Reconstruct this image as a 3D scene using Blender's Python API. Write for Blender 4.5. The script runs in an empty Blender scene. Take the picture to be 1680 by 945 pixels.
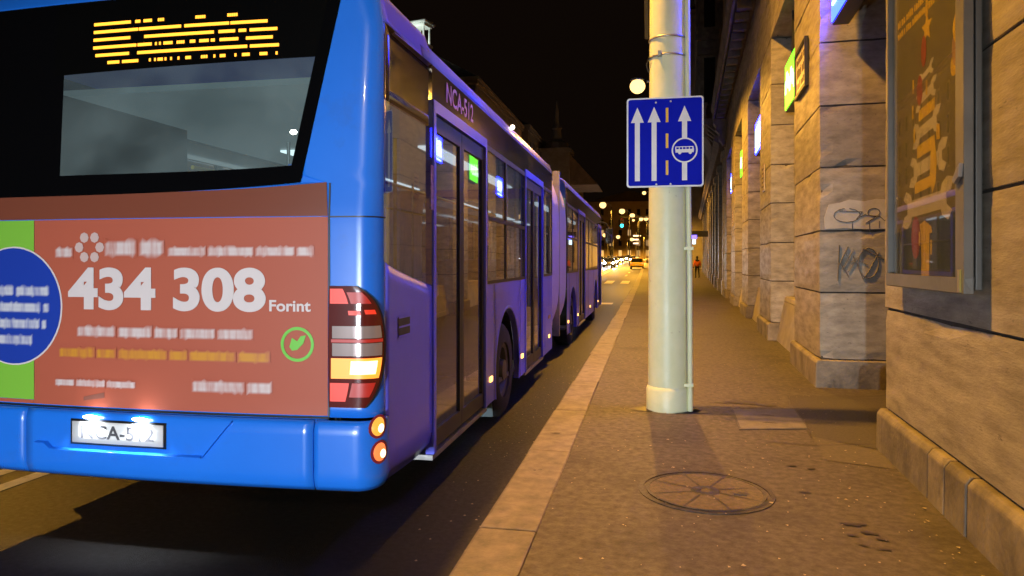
import bpy, bmesh, math, random
from mathutils import Vector, Matrix

# ------------------------------------------------------------------ camera, world, exposure
scene = bpy.context.scene
COL = scene.collection
R = math.radians
random.seed(7)

cam_d = bpy.data.cameras.new('camera')
cam = bpy.data.objects.new('camera', cam_d)
COL.objects.link(cam)
cam.location = (0, 0, 1.6)
cam.rotation_euler = (R(90), 0, math.atan(224 / 1144))
cam_d.sensor_width = 36
cam_d.lens = 36 * 1144 / 1680
cam_d.shift_y = -42.5 / 1680
cam_d.clip_start = 0.05
cam_d.clip_end = 3000
scene.camera = cam

world = bpy.data.worlds.new('World')
scene.world = world
world.use_nodes = True
wn, wl = world.node_tree.nodes, world.node_tree.links
wn.clear()
w_out = wn.new('ShaderNodeOutputWorld')
w_bg = wn.new('ShaderNodeBackground')
w_sky = wn.new('ShaderNodeTexSky')
w_sky.sky_type = 'NISHITA'
w_sky.sun_disc = False
w_sky.sun_elevation = R(-4)
w_sky.sun_rotation = R(200)
w_glow = wn.new('ShaderNodeBackground')           # town glow on a night sky, the same in all directions
w_glow.inputs[0].default_value = (1.0, 0.55, 0.34, 1)
w_glow.inputs[1].default_value = 0.0035
w_add = wn.new('ShaderNodeAddShader')
w_bg.inputs[1].default_value = 0.004
wl.new(w_sky.outputs[0], w_bg.inputs[0])
wl.new(w_bg.outputs[0], w_add.inputs[0])
wl.new(w_glow.outputs[0], w_add.inputs[1])
wl.new(w_add.outputs[0], w_out.inputs[0])

vs = scene.view_settings
vs.view_transform = 'Standard'
vs.look = 'None'
vs.gamma = 1
vs.exposure = 0.0
vs.use_curve_mapping = False
scene.render.engine = 'CYCLES'
cy = scene.cycles
cy.use_denoising = True
cy.denoiser = 'OPENIMAGEDENOISE'
cy.max_bounces = 6
cy.diffuse_bounces = 3
cy.glossy_bounces = 4
cy.transparent_max_bounces = 12
cy.transmission_bounces = 3
cy.caustics_reflective = False
cy.caustics_refractive = False
cy.sample_clamp_indirect = 4.0
cy.blur_glossy = 0.6

SODIUM = (1.0, 0.47, 0.05)
W_LAMP = 8000.0          # sodium street lanterns
W_HEAD = 3300.0           # head lamps of the car that follows the bus
W_WHITE = 900.0          # white lantern behind the camera


# ------------------------------------------------------------------ materials
def nodes(m):
    return m.node_tree.nodes, m.node_tree.links


MATS = {}


def mat(name, col=(.5, .5, .5), rough=.6, metal=0., col2=None, scale=4., stretch=(1, 1, 1), bump=0., bscale=None,
        rnd=0., emit=None, estr=0., spec=.5, coat=0., detail=6., ramp=(.35, .65), rough2=None, col3=None, s3=1.0, r3=(.55, .7)):
    if name in MATS:
        return MATS[name]
    m = bpy.data.materials.new(name)
    MATS[name] = m
    m.use_nodes = True
    n, l = nodes(m)
    b = n['Principled BSDF']
    b.inputs['Base Color'].default_value = (*col, 1)
    b.inputs['Roughness'].default_value = rough
    b.inputs['Metallic'].default_value = metal
    b.inputs['Specular IOR Level'].default_value = spec
    b.inputs['Coat Weight'].default_value = coat
    b.inputs['Coat Roughness'].default_value = .05
    if emit:
        b.inputs['Emission Color'].default_value = (*emit, 1)
        b.inputs['Emission Strength'].default_value = estr
    if col2 is not None or bump or rnd:
        tc = n.new('ShaderNodeTexCoord')
        mp = n.new('ShaderNodeMapping')
        mp.inputs['Scale'].default_value = stretch
        l.new(tc.outputs['Object'], mp.inputs[0])
        oi = n.new('ShaderNodeObjectInfo')
        if rnd:                                     # every piece takes its own cut of the pattern
            ad = n.new('ShaderNodeVectorMath'); ad.operation = 'ADD'
            sc = n.new('ShaderNodeVectorMath'); sc.operation = 'SCALE'; sc.inputs['Scale'].default_value = 37
            cb = n.new('ShaderNodeCombineXYZ')
            for i in range(3):
                l.new(oi.outputs['Random'], cb.inputs[i])
            l.new(cb.outputs[0], sc.inputs[0]); l.new(mp.outputs[0], ad.inputs[0]); l.new(sc.outputs[0], ad.inputs[1])
            vec = ad.outputs[0]
        else:
            vec = mp.outputs[0]
        nz = n.new('ShaderNodeTexNoise')
        nz.inputs['Scale'].default_value = scale
        nz.inputs['Detail'].default_value = detail
        nz.inputs['Roughness'].default_value = .62
        l.new(vec, nz.inputs['Vector'])
        out = None
        if col2 is not None:
            cr = n.new('ShaderNodeValToRGB')
            cr.color_ramp.elements[0].position, cr.color_ramp.elements[1].position = ramp
            cr.color_ramp.elements[0].color = (*col, 1)
            cr.color_ramp.elements[1].color = (*col2, 1)
            l.new(nz.outputs['Fac'], cr.inputs[0])
            out = cr.outputs[0]
        if col3 is not None:
            nz3 = n.new('ShaderNodeTexNoise'); nz3.inputs['Scale'].default_value = s3; nz3.inputs['Detail'].default_value = 8
            nz3.inputs['Roughness'].default_value = .7
            l.new(vec, nz3.inputs['Vector'])
            mr = n.new('ShaderNodeMapRange'); mr.inputs[1].default_value, mr.inputs[2].default_value = r3
            l.new(nz3.outputs['Fac'], mr.inputs[0])
            mx = n.new('ShaderNodeMix'); mx.data_type = 'RGBA'
            l.new(mr.outputs[0], mx.inputs[0]); l.new(out, mx.inputs[6]); mx.inputs[7].default_value = (*col3, 1)
            out = mx.outputs[2]
        if rnd and out is not None:
            mr = n.new('ShaderNodeMapRange'); mr.inputs[3].default_value = 1 - rnd; mr.inputs[4].default_value = 1 + rnd
            l.new(oi.outputs['Random'], mr.inputs[0])
            mx = n.new('ShaderNodeVectorMath'); mx.operation = 'SCALE'
            l.new(out, mx.inputs[0]); l.new(mr.outputs[0], mx.inputs['Scale'])
            out = mx.outputs[0]
        if out is not None:
            l.new(out, b.inputs['Base Color'])
        if rough2 is not None:
            mr = n.new('ShaderNodeMapRange'); mr.inputs[1].default_value = .35; mr.inputs[2].default_value = .65
            mr.inputs[3].default_value = rough; mr.inputs[4].default_value = rough2
            l.new(nz.outputs['Fac'], mr.inputs[0]); l.new(mr.outputs[0], b.inputs['Roughness'])
        if bump:
            nb = n.new('ShaderNodeTexNoise')
            nb.inputs['Scale'].default_value = bscale or scale * 6
            nb.inputs['Detail'].default_value = 5
            l.new(vec, nb.inputs['Vector'])
            bp = n.new('ShaderNodeBump')
            bp.inputs['Strength'].default_value = bump
            bp.inputs['Distance'].default_value = .01
            l.new(nb.outputs['Fac'], bp.inputs['Height'])
            l.new(bp.outputs[0], b.inputs['Normal'])
    return m


def glass_mat(name, tint, refl=.08, rough=.02, haze=.0):
    m = bpy.data.materials.new(name)
    MATS[name] = m
    m.use_nodes = True
    n, l = nodes(m)
    n.clear()
    o = n.new('ShaderNodeOutputMaterial')
    t = n.new('ShaderNodeBsdfTransparent'); t.inputs[0].default_value = (*tint, 1)
    g = n.new('ShaderNodeBsdfGlossy'); g.inputs['Roughness'].default_value = rough
    g.inputs[0].default_value = (.9, .9, .95, 1)
    lw = n.new('ShaderNodeLayerWeight'); lw.inputs[0].default_value = .5
    pw = n.new('ShaderNodeMath'); pw.operation = 'POWER'; pw.inputs[1].default_value = 4.
    ml = n.new('ShaderNodeMath'); ml.operation = 'MULTIPLY'; ml.inputs[1].default_value = 1 - refl
    a = n.new('ShaderNodeMath'); a.operation = 'ADD'; a.use_clamp = True; a.inputs[1].default_value = refl
    mx = n.new('ShaderNodeMixShader')
    l.new(lw.outputs['Facing'], pw.inputs[0]); l.new(pw.outputs[0], ml.inputs[0])
    l.new(ml.outputs[0], a.inputs[0]); l.new(a.outputs[0], mx.inputs[0])
    if haze:
        df = n.new('ShaderNodeBsdfDiffuse'); df.inputs[0].default_value = (.40, .52, .52, 1)  # teal diffuse film paints in the milky haze of the lit bus panes
        md = n.new('ShaderNodeMixShader')
        nz = n.new('ShaderNodeTexNoise'); nz.inputs['Scale'].default_value = 2.2; nz.inputs['Detail'].default_value = 6
        mr = n.new('ShaderNodeMapRange'); mr.inputs[1].default_value = .3; mr.inputs[2].default_value = .7
        mr.inputs[3].default_value = haze * .4; mr.inputs[4].default_value = haze * 1.5
        l.new(nz.outputs['Fac'], mr.inputs[0]); l.new(mr.outputs[0], md.inputs[0])
        l.new(t.outputs[0], md.inputs[1]); l.new(df.outputs[0], md.inputs[2])
        t = md
    l.new(t.outputs[0], mx.inputs[1]); l.new(g.outputs[0], mx.inputs[2]); l.new(mx.outputs[0], o.inputs[0])
    return m


def emis(name, col, s):
    if name in MATS:
        return MATS[name]
    m = bpy.data.materials.new(name)
    MATS[name] = m
    m.use_nodes = True
    n, l = nodes(m)
    b = n['Principled BSDF']
    b.inputs['Base Color'].default_value = (*[c * .15 for c in col], 1)
    b.inputs['Emission Color'].default_value = (*col, 1)
    b.inputs['Emission Strength'].default_value = s
    b.inputs['Roughness'].default_value = .4
    return m


STONE = mat('limestone', (.165, .145, .112), .6, col2=(.385, .340, .262), scale=4.2, stretch=(1, .5, 2.3), bump=.28, bscale=40,
            rnd=.2, ramp=(.28, .70), detail=15, col3=(.07, .058, .045), s3=15, r3=(.615, .72), rough2=.42)
STONE_D = mat('dark_stone', (.085, .065, .045), .8, col2=(.17, .13, .09), scale=2.5, bump=.5, rnd=.2)  # darker stone tone for cornices, upper storeys and the oriel house
JOINT = mat('dark_mortar', (.05, .042, .035), .9, col2=(.09, .075, .06), scale=9)  # dark mortar tone of the cores behind the block joints
PLINTH = mat('plinth_stone', (.12, .10, .075), .7, col2=(.27, .23, .175), scale=3.1, bump=.7, bscale=22, rnd=.15, col3=(.06, .05, .04), s3=6, r3=(.6, .75))
PAINTED = mat('overpainted_stone', (.40, .37, .32), .6, col2=(.50, .47, .41), scale=6, bump=.2)
RISER = mat('pale_riser_stone', (.36, .32, .27), .55, col2=(.48, .43, .36), scale=4, bump=.3, rnd=.1)
ASPH = mat('road_asphalt', (.010, .009, .0085), .46, spec=.3, col2=(.022, .019, .017), scale=28, bump=.5, bscale=160, rough2=.62, col3=(.034, .029, .025), s3=1.4, r3=(.56, .72))
PAVE = mat('pavement_asphalt', (.046, .038, .031), .72, col2=(.116, .095, .076), scale=17, bump=.35, bscale=90, detail=14, rough2=.58, ramp=(.28, .72), col3=(.036, .028, .023), s3=1.3, r3=(.50, .70))
KERB = mat('granite_kerb', (.135, .115, .092), .6, col2=(.25, .212, .170), scale=9, bump=.35, bscale=90, rnd=.14, detail=12, col3=(.10, .08, .062), s3=4, r3=(.58, .74))
PAINTW = mat('road_paint', (.55, .52, .45), .6, col2=(.75, .71, .62), scale=9, bump=.2, col3=(.2, .18, .15), s3=14, r3=(.6, .72))
CONC = mat('cover_concrete', (.12, .108, .092), .6, col2=(.19, .17, .145), scale=8, bump=.4, bscale=60)
IRON = mat('cast_iron', (.030, .025, .020), .5, .3, col2=(.075, .06, .048), scale=18, bump=.4)
POLE = mat('pale_green_paint', (.70, .74, .47), .34, col2=(.76, .79, .54), scale=5, bump=.35, bscale=13, col3=(.36, .30, .17), s3=9, r3=(.66, .74), rough2=.5)
METAL = mat('grey_metal', (.34, .33, .31), .38, .8, col2=(.45, .44, .42), scale=8, bump=.1)
ALU = mat('frame_aluminium', (.13, .125, .11), .5, .2, col2=(.18, .17, .15), scale=3, bump=.1)
DARKM = mat('dark_metal', (.03, .03, .03), .45, .3)
BLACK = mat('black_plastic', (.012, .012, .013), .45)
RUBBER = mat('tyre_rubber', (.012, .012, .012), .75, col2=(.03, .029, .027), scale=9, bump=.3)
BLUE = mat('bus_blue_paint', (.012, .165, .74), .28, coat=.4, col2=(.016, .185, .80), scale=1.2, col3=(.035, .13, .50), s3=2.2, r3=(.55, .85))
BLUE_S = mat('bus_blue_violet_cast', (.115, .130, .84), .36, coat=.3, col2=(.13, .145, .90), scale=1.5, col3=(.13, .11, .46), s3=1.8, r3=(.55, .9))  # the rear's blue again, violet cast of the side light put into the colour
BAND = mat('bus_dark_glass_band', (.02, .016, .012), .1, coat=.5, spec=.8)
BGLASS = glass_mat('bus_side_glass', (.36, .38, .41), .055, haze=.10)
RGLASS = glass_mat('bus_rear_glass', (.52, .60, .60), .04, haze=.20)
SHOPG = glass_mat('shop_glass', (.25, .24, .24), .12)
POSTG = glass_mat('poster_glass', (.96, .96, .96), .025, haze=.02)
BELLOW = mat('bellows_fabric', (.68, .60, .72), .6, col2=(.76, .68, .80), scale=6, stretch=(1, 1, .3), bump=.3)
INT_W = mat('bus_interior_panel', (.42, .50, .50), .5, col2=(.48, .55, .55), scale=3)
INT_F = mat('bus_floor', (.06, .065, .07), .6, col2=(.09, .09, .095), scale=20)
SEAT = mat('seat_fabric', (.05, .07, .2), .8, col2=(.12, .06, .12), scale=30)
YPOLE = mat('handrail_yellow', (.7, .5, .05), .35)
WHITE = mat('white_print', (.78, .76, .74), .5, col2=(.70, .68, .66), scale=5)
PALE_PLASTER = mat('pale_plaster', (.36, .33, .29), .8, col2=(.46, .43, .38), scale=1.3, bump=.3)  # the tall house's own pale plaster
PLASTER = [mat('plaster_ochre', (.30, .22, .13), .85, col2=(.38, .29, .18), scale=.8, bump=.3),
           mat('plaster_grey', (.24, .22, .19), .85, col2=(.33, .30, .26), scale=.8, bump=.3),
           mat('plaster_brown', (.18, .14, .10), .85, col2=(.27, .21, .15), scale=.8, bump=.3)]
DWIN = mat('dark_window_glass', (.015, .014, .013), .12, spec=.8)


# ------------------------------------------------------------------ mesh helpers
class MB:
    def __init__(self):
        self.v, self.f = [], []

    def add(self, vs_, fs_):
        o = len(self.v)
        self.v += [tuple(p) for p in vs_]
        self.f += [tuple(i + o for i in f) for f in fs_]
        return self

    def box(self, x0, x1, y0, y1, z0, z1):
        return self.add([(x0, y0, z0), (x1, y0, z0), (x1, y1, z0), (x0, y1, z0), (x0, y0, z1), (x1, y0, z1), (x1, y1, z1), (x0, y1, z1)],
                        [(0, 3, 2, 1), (4, 5, 6, 7), (0, 1, 5, 4), (1, 2, 6, 5), (2, 3, 7, 6), (3, 0, 4, 7)])

    def prism(self, poly, axis, a, b):
        """poly of 2D points, extruded along axis (0: yz poly, 1: xz poly, 2: xy poly)"""
        n = len(poly)

        def p3(p, t):
            return (t, p[0], p[1]) if axis == 0 else (p[0], t, p[1]) if axis == 1 else (p[0], p[1], t)
        vs_ = [p3(p, a) for p in poly] + [p3(p, b) for p in poly]
        fs_ = [tuple(range(n)), tuple(range(2 * n - 1, n - 1, -1))] + [(i, i + n, (i + 1) % n + n, (i + 1) % n) for i in range(n)]
        return self.add(vs_, fs_)

    def cyl(self, p0, p1, r0, r1=None, n=16, caps=True):
        r1 = r0 if r1 is None else r1
        p0, p1 = Vector(p0), Vector(p1)
        d = (p1 - p0).normalized()
        u = d.orthogonal().normalized()
        w = d.cross(u)
        vs_ = []
        for p, r in ((p0, r0), (p1, r1)):
            vs_ += [p + (u * math.cos(2 * math.pi * i / n) + w * math.sin(2 * math.pi * i / n)) * r for i in range(n)]
        fs_ = [(i, (i + 1) % n, (i + 1) % n + n, i + n) for i in range(n)]
        if caps:
            fs_ += [tuple(range(n - 1, -1, -1)), tuple(range(n, 2 * n))]
        return self.add(vs_, fs_)

    def lathe(self, prof, c=(0, 0, 0), n=24, axis=2):
        """prof: (radius, height) pairs"""
        vs_, fs_ = [], []
        for r, h in prof:
            for i in range(n):
                a = 2 * math.pi * i / n
                q = [r * math.cos(a), r * math.sin(a)]
                p = (q[0], q[1], h) if axis == 2 else (h, q[0], q[1]) if axis == 0 else (q[0], h, q[1])
                vs_.append((p[0] + c[0], p[1] + c[1], p[2] + c[2]))
        for k in range(len(prof) - 1):
            for i in range(n):
                j = (i + 1) % n
                fs_.append((k * n + i, k * n + j, (k + 1) * n + j, (k + 1) * n + i))
        return self.add(vs_, fs_)

    def tube(self, pts, r, n=8):
        for a, b in zip(pts, pts[1:]):
            self.cyl(a, b, r, r, n)
        return self

    def grid(self, fn, nu, nv):
        vs_ = [fn(i / nu, j / nv) for j in range(nv + 1) for i in range(nu + 1)]
        fs_ = [(j * (nu + 1) + i, j * (nu + 1) + i + 1, (j + 1) * (nu + 1) + i + 1, (j + 1) * (nu + 1) + i) for j in range(nv) for i in range(nu)]
        return self.add(vs_, fs_)

    def ell(self, c, rx, ry, rz, n=14, m=8):
        vs_ = [(c[0] + rx * math.sin(math.pi * j / m) * math.cos(2 * math.pi * i / n), c[1] + ry * math.sin(math.pi * j / m) * math.sin(2 * math.pi * i / n),
                c[2] + rz * math.cos(math.pi * j / m)) for j in range(m + 1) for i in range(n)]
        fs_ = [(j * n + i, (j + 1) * n + i, (j + 1) * n + (i + 1) % n, j * n + (i + 1) % n) for j in range(m) for i in range(n)]
        return self.add(vs_, fs_)

    def mesh(self, name, m, smooth=False, recalc=True):
        me = bpy.data.meshes.new(name)
        me.from_pydata(self.v, [], self.f)
        bm = bmesh.new()
        bm.from_mesh(me)
        bmesh.ops.remove_doubles(bm, verts=bm.verts, dist=1e-5)
        if recalc:
            bmesh.ops.recalc_face_normals(bm, faces=bm.faces)
        bm.to_mesh(me)
        bm.free()
        me.materials.append(m)
        if smooth:
            for p in me.polygons:
                p.use_smooth = True
        return me

    def build(self, name, m, parent=None, smooth=False, bevel=0., seg=2, loc=None, auto=None, recalc=True):
        o = bpy.data.objects.new(name, self.mesh(name, m, smooth, recalc))
        COL.objects.link(o)
        if parent:
            o.parent = parent
        if loc:
            o.location = loc
        if bevel:
            b = o.modifiers.new('bevel', 'BEVEL')
            b.width = bevel
            b.segments = seg
            b.limit_method = 'ANGLE'
        if smooth and auto:
            o.data.set_sharp_from_angle(angle=R(auto))
        return o


def link_mesh(name, me, parent=None, loc=(0, 0, 0), rot=(0, 0, 0), scale=(1, 1, 1)):
    o = bpy.data.objects.new(name, me)
    COL.objects.link(o)
    o.parent = parent
    o.location, o.rotation_euler, o.scale = loc, rot, scale
    return o


def empty(name, loc=(0, 0, 0), rz=0.):
    o = bpy.data.objects.new(name, None)
    COL.objects.link(o)
    o.location = loc
    o.rotation_euler = (0, 0, rz)
    o.empty_display_size = .2
    return o


def tag(o, label, cat, group=None):
    o['label'], o['category'] = label, cat
    if group:
        o['group'] = group
    return o


def kind(o, k, label=None, cat=None):
    o['kind'] = k
    if label:
        o['label'] = label
    if cat:
        o['category'] = cat
    return o


def copy_tree(o, parent=None):
    c = o.copy()
    COL.objects.link(c)
    c.parent = parent
    for ch in list(o.children):
        copy_tree(ch, c)
    return c


def text(name, s, size, m, parent, loc, rot, ext=.002, bold=0., sx=1., align='CENTER'):
    cu = bpy.data.curves.new(name, 'FONT')
    cu.body = s
    cu.size = size
    cu.extrude = ext
    cu.offset = bold
    cu.align_x = align
    cu.align_y = 'CENTER'
    tmp = bpy.data.objects.new(name + '_src', cu)
    COL.objects.link(tmp)
    dg = bpy.context.evaluated_depsgraph_get()
    me = bpy.data.meshes.new_from_object(tmp.evaluated_get(dg))
    bpy.data.objects.remove(tmp)
    me.materials.clear()
    me.materials.append(m)
    o = link_mesh(name, me, parent, loc, rot, (sx, 1, 1))
    return o


def spot(name, loc, target, power, color, size, blend=.4, radius=.12, parent=None):
    d = bpy.data.lights.new(name, 'SPOT')
    d.energy, d.color, d.spot_size, d.spot_blend, d.shadow_soft_size = power, color, R(size), blend, radius
    o = bpy.data.objects.new(name, d)
    COL.objects.link(o)
    o.location = loc
    o.rotation_euler = (Vector(target) - Vector(loc)).to_track_quat('-Z', 'Y').to_euler()
    o.parent = parent
    return o


def gz(y):
    """the street climbs gently beyond the crossing"""
    return 0. if y < 45 else .0135 * (y - 45)


# ------------------------------------------------------------------ ground
YS = [-60, -30, 0, 15, 30, 45, 60, 90, 130, 180, 250, 400, 900]
m = MB()
for a, b in zip(YS, YS[1:]):
    m.add([(-120, a, gz(a)), (120, a, gz(a)), (120, b, gz(b)), (-120, b, gz(b))], [(0, 1, 2, 3)])
road = kind(m.build('road', ASPH), 'structure')

m = MB()
WK = .0555


def wallx(y):
    return 1.45 + WK * y


PYS = [-40, -10, 0, 10, 20, 30, 45, 60, 90, 130, 260]
for a, b in zip(PYS, PYS[1:]):
    m.add([(-.6, a, .12 + gz(a)), (wallx(a) + 6, a, .12 + gz(a)), (wallx(b) + 6, b, .12 + gz(b)), (-.6, b, .12 + gz(b))], [(0, 1, 2, 3)])
pavement = kind(m.build('pavement', PAVE), 'structure')
# left-hand pavement far across the street
m = MB()
for a, b in zip(PYS, PYS[1:]):
    m.add([(-26, a, .12 + gz(a)), (-21, a, .12 + gz(a)), (-21, b, .12 + gz(b)), (-26, b, .12 + gz(b)), (-21, a, -.05 + gz(a)), (-21, b, -.05 + gz(b))], [(0, 1, 2, 3), (1, 4, 5, 2)])
kind(m.build('pavement_far_side', PAVE), 'structure')

# kerb, stone by stone
kerb = kind(empty('kerb'), 'structure')
jy = [-6.2, -4.65, -3.1, -1.55, .3, 2.1, 3.77, 5.40, 6.92, 8.67, 9.95, 11.24]
while jy[-1] < 44:
    jy.append(jy[-1] + random.uniform(1.35, 1.7))
for a, b in zip(jy, jy[1:]):
    dx, dz = random.uniform(-.008, .008), random.uniform(-.004, .004)
    m = MB()
    tw = random.uniform(-.01, .01)
    z1 = .126 + dz
    poly = [(-.93 + dx, -.1), (-.605, -.1), (-.602, z1 - .004), (-.615, z1), (-.905 + dx, z1), (-.922 + dx, z1 - .008), (-.93 + dx, z1 - .028)]
    n_ = len(poly)
    g = .006
    m.prism(poly, 1, a + g, b - g)
    m.v = [(x + tw * (y - a), y, z) for x, y, z in m.v]
    m.build('kerb_stone', KERB, kerb, bevel=.004, seg=1)
m = MB()
for a, b in zip([44.6, 60, 90, 130], [60, 90, 130, 250]):
    m.prism([(-.93, -.1), (-.6, -.1), (-.6, .125), (-.91, .125), (-.93, .1)], 1, a, b)
    k0 = len(m.v) - 10
    m.v[k0:] = [(x, y, z + gz(y)) for x, y, z in m.v[k0:]]
m.build('kerb_run', KERB, kerb)

# painted markings
for x in (-4.5, -4.82):
    m = MB()
    for a, b in ((-8, 45), (45, 130)):
        m.add([(x - .065, a, gz(a) + .004), (x + .065, a, gz(a) + .004), (x + .065, b, gz(b) + .004), (x - .065, b, gz(b) + .004)], [(0, 1, 2, 3)])
    m.build('lane_line', PAINTW, road)
m = MB()
m.add([(-4.2, 26.6, .005), (-1.35, 26.6, .005), (-1.35, 27.6, .005), (-4.2, 27.6, .005)], [(0, 1, 2, 3)])
m.build('stop_line', PAINTW, road)
for i in range(9):
    x = -1.4 - i * 1.15
    m = MB()
    m.add([(x - .6, 50, gz(50) + .005), (x, 50, gz(50) + .005), (x, 55, gz(55) + .005), (x - .6, 55, gz(55) + .005)], [(0, 1, 2, 3)])
    m.build('zebra_bar', PAINTW, road)
for i, (x, y) in enumerate([(-2.1, 76), (-2.1, 66), (-7.6, 72), (-7.6, 84)]):
    m = MB()
    m.add([(x - .1, y, gz(y) + .005), (x + .1, y, gz(y) + .005), (x + .1, y + 4, gz(y + 4) + .005), (x - .1, y + 4, gz(y + 4) + .005)], [(0, 1, 2, 3)])
    m.build('lane_dash', PAINTW, road)
# tar seam patches on the pavement near the doorway
PATCH = mat('newer_asphalt', (.055, .046, .040), .75, col2=(.085, .072, .06), scale=40, bump=.5, bscale=160)
PATCH2 = mat('worn_asphalt', (.085, .073, .058), .75, col2=(.12, .10, .08), scale=30, bump=.5, bscale=140)
for pts, mt in (([(1.34, 6.3), (1.50, 8.15), (3.2, 8.5), (3.4, 5.9), (1.78, 5.95)], PATCH),
                ([(1.30, 5.55), (1.36, 6.28), (1.77, 5.93), (1.74, 5.4)], PATCH2)):
    m = MB()
    m.add([(x, y, .1235) for x, y in pts], [tuple(range(len(pts)))])
    m.build('asphalt_patch', mt, pavement)
# dark stains soaked into the asphalt
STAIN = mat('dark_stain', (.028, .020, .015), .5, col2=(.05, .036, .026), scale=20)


def blob(cx_, cy_, rx, ry, z, seed, n=18, rot=0.):
    rr = random.Random(seed)
    ph = [rr.uniform(0, 6.28) for _ in range(4)]
    out = []
    for i in range(n):
        a = 2 * math.pi * i / n
        k = 1 + .28 * math.sin(2 * a + ph[0]) + .2 * math.sin(3 * a + ph[1]) + .16 * math.sin(5 * a + ph[2])
        x, y = rx * k * math.cos(a), ry * k * math.sin(a)
        out.append((cx_ + x * math.cos(rot) - y * math.sin(rot), cy_ + x * math.sin(rot) + y * math.cos(rot), z))
    return out


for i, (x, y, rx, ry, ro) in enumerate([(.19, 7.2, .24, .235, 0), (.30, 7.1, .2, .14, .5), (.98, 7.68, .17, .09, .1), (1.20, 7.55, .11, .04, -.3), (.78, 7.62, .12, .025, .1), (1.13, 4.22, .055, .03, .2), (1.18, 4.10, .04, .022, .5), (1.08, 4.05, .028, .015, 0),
                                       (1.22, 4.02, .025, .02, 0), (1.10, 3.92, .022, .014, 0), (1.19, 3.88, .03, .014, .4), (1.02, 5.35, .035, .02, .2), (1.14, 5.3, .03, .018, .1),
                                       (.98, 4.75, .03, .02, 0), (.6, 4.65, .03, .02, 0), (-.75, 4.88, .012, .01, 0), (-.79, 4.86, .014, .011, 0), (-.78, 5.95, .05, .02, .3)]):
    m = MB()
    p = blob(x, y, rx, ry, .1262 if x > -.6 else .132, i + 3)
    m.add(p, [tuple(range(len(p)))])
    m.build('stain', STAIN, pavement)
# hairline crack
m = MB()
pts = [(1.35, 6.25), (1.42, 6.9), (1.38, 7.3), (1.48, 7.9)]
for (a, b), (c_, d_) in zip(pts, pts[1:]):
    m.add([(a - .006, b, .1245), (a + .006, b, .1245), (c_ + .006, d_, .1245), (c_ - .006, d_, .1245)], [(0, 1, 2, 3)])
pts = [(.9, 6.05), (1.3, 5.98), (1.8, 6.12)]
for (a, b), (c_, d_) in zip(pts, pts[1:]):
    m.add([(a, b - .006, .1245), (c_, d_ - .006, .1245), (c_, d_ + .006, .1245), (a, b + .006, .1245)], [(0, 1, 2, 3)])
pts = [(1.5, 7.95), (2.0, 8.05), (2.6, 8.3)]
for (a, b), (c_, d_) in zip(pts, pts[1:]):
    m.add([(a, b - .008, .1245), (c_, d_ - .008, .1245), (c_, d_ + .008, .1245), (a, b + .008, .1245)], [(0, 1, 2, 3)])
m.build('crack', STAIN, pavement)

# confetti-sized litter
m = MB()
rr = random.Random(5)
for i in range(420):
    y = rr.uniform(2.4, 14) if i % 3 else rr.uniform(2.4, 6)
    w = wallx(y) - .08
    t = rr.random()
    x = -.58 + (w + .58) * (t if i % 4 else 1 - t * t * .35)
    s = rr.uniform(.002, .006) * (1.4 if i % 9 == 0 else 1)
    a = rr.uniform(0, 3.14)
    c_, s_ = math.cos(a) * s * rr.uniform(1, 2), math.sin(a) * s * rr.uniform(1, 2)
    z = .1275
    m.add([(x - c_, y - s_, z), (x + s_, y - c_, z + .002), (x + c_, y + s_, z), (x - s_, y + c_, z + .003)], [(0, 1, 2, 3)])
lit = m.build('litter', mat('paper_scraps', (.55, .48, .36), .8, col2=(.36, .28, .18), scale=90))
kind(lit, 'stuff', 'tiny pale paper scraps scattered over the pavement', 'litter')
m = MB()
for i in range(90):
    y = rr.uniform(3, 12)
    x = rr.uniform(-1.4, -.95)
    s = rr.uniform(.004, .010)
    m.add([(x - s, y, .006), (x, y - s, .008), (x + s, y, .006), (x, y + s, .009)], [(0, 1, 2, 3)])
kind(m.build('gutter_grit', MATS['paper_scraps']), 'stuff', 'pale grit lying in the gutter beside the kerb', 'grit')

# round manhole with cross ribs
mh = tag(empty('manhole_cover', (.36, 4.66, .12)), 'large round asphalt-filled manhole cover with radial ribs in the pavement', 'manhole cover')
m = MB()
m.lathe([(.355, -.01), (.355, .006), (.375, .0075), (.375, -.01)], n=48)
m.build('inner_ring', IRON, mh)
m = MB()
m.lathe([(.395, -.01), (.395, .005), (.425, .006), (.425, -.01)], n=48)
m.build('frame_ring', IRON, mh)
m = MB()
m.lathe([(.0, .0045), (.354, .0045)], n=48)
m.build('asphalt_fill', mat('cover_fill', (.09, .072, .055), .7, col2=(.15, .12, .09), scale=30, bump=.6, bscale=120), mh)
for i in range(8):
    a = i * math.pi / 4 + .35
    m = MB()
    r0, r1 = .09, .352
    wv = .007
    m.add([(r0 * math.cos(a) - wv * math.sin(a), r0 * math.sin(a) + wv * math.cos(a), .007), (r0 * math.cos(a) + wv * math.sin(a), r0 * math.sin(a) - wv * math.cos(a), .007),
           (r1 * math.cos(a) + wv * math.sin(a), r1 * math.sin(a) - wv * math.cos(a), .006), (r1 * math.cos(a) - wv * math.sin(a), r1 * math.sin(a) + wv * math.cos(a), .006)], [(0, 1, 2, 3)])
    m.build('rib', IRON, mh)
m = MB()
m.lathe([(.03, .005), (.04, .009), (.085, .009), (.095, .005)], n=14)
m.build('hub', IRON, mh)
m = MB()
m.box(.17, .25, -.06, -.03, .004, .008)
m.build('lifting_slot', BLACK, mh)
m = MB()
m.grid(lambda u, v: ((.376 + .018 * v) * math.cos(-1.6 + 1.25 * u), (.376 + .018 * v) * math.sin(-1.6 + 1.25 * u), .0068), 16, 1)
m.build('open_gap', BLACK, mh)

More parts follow.
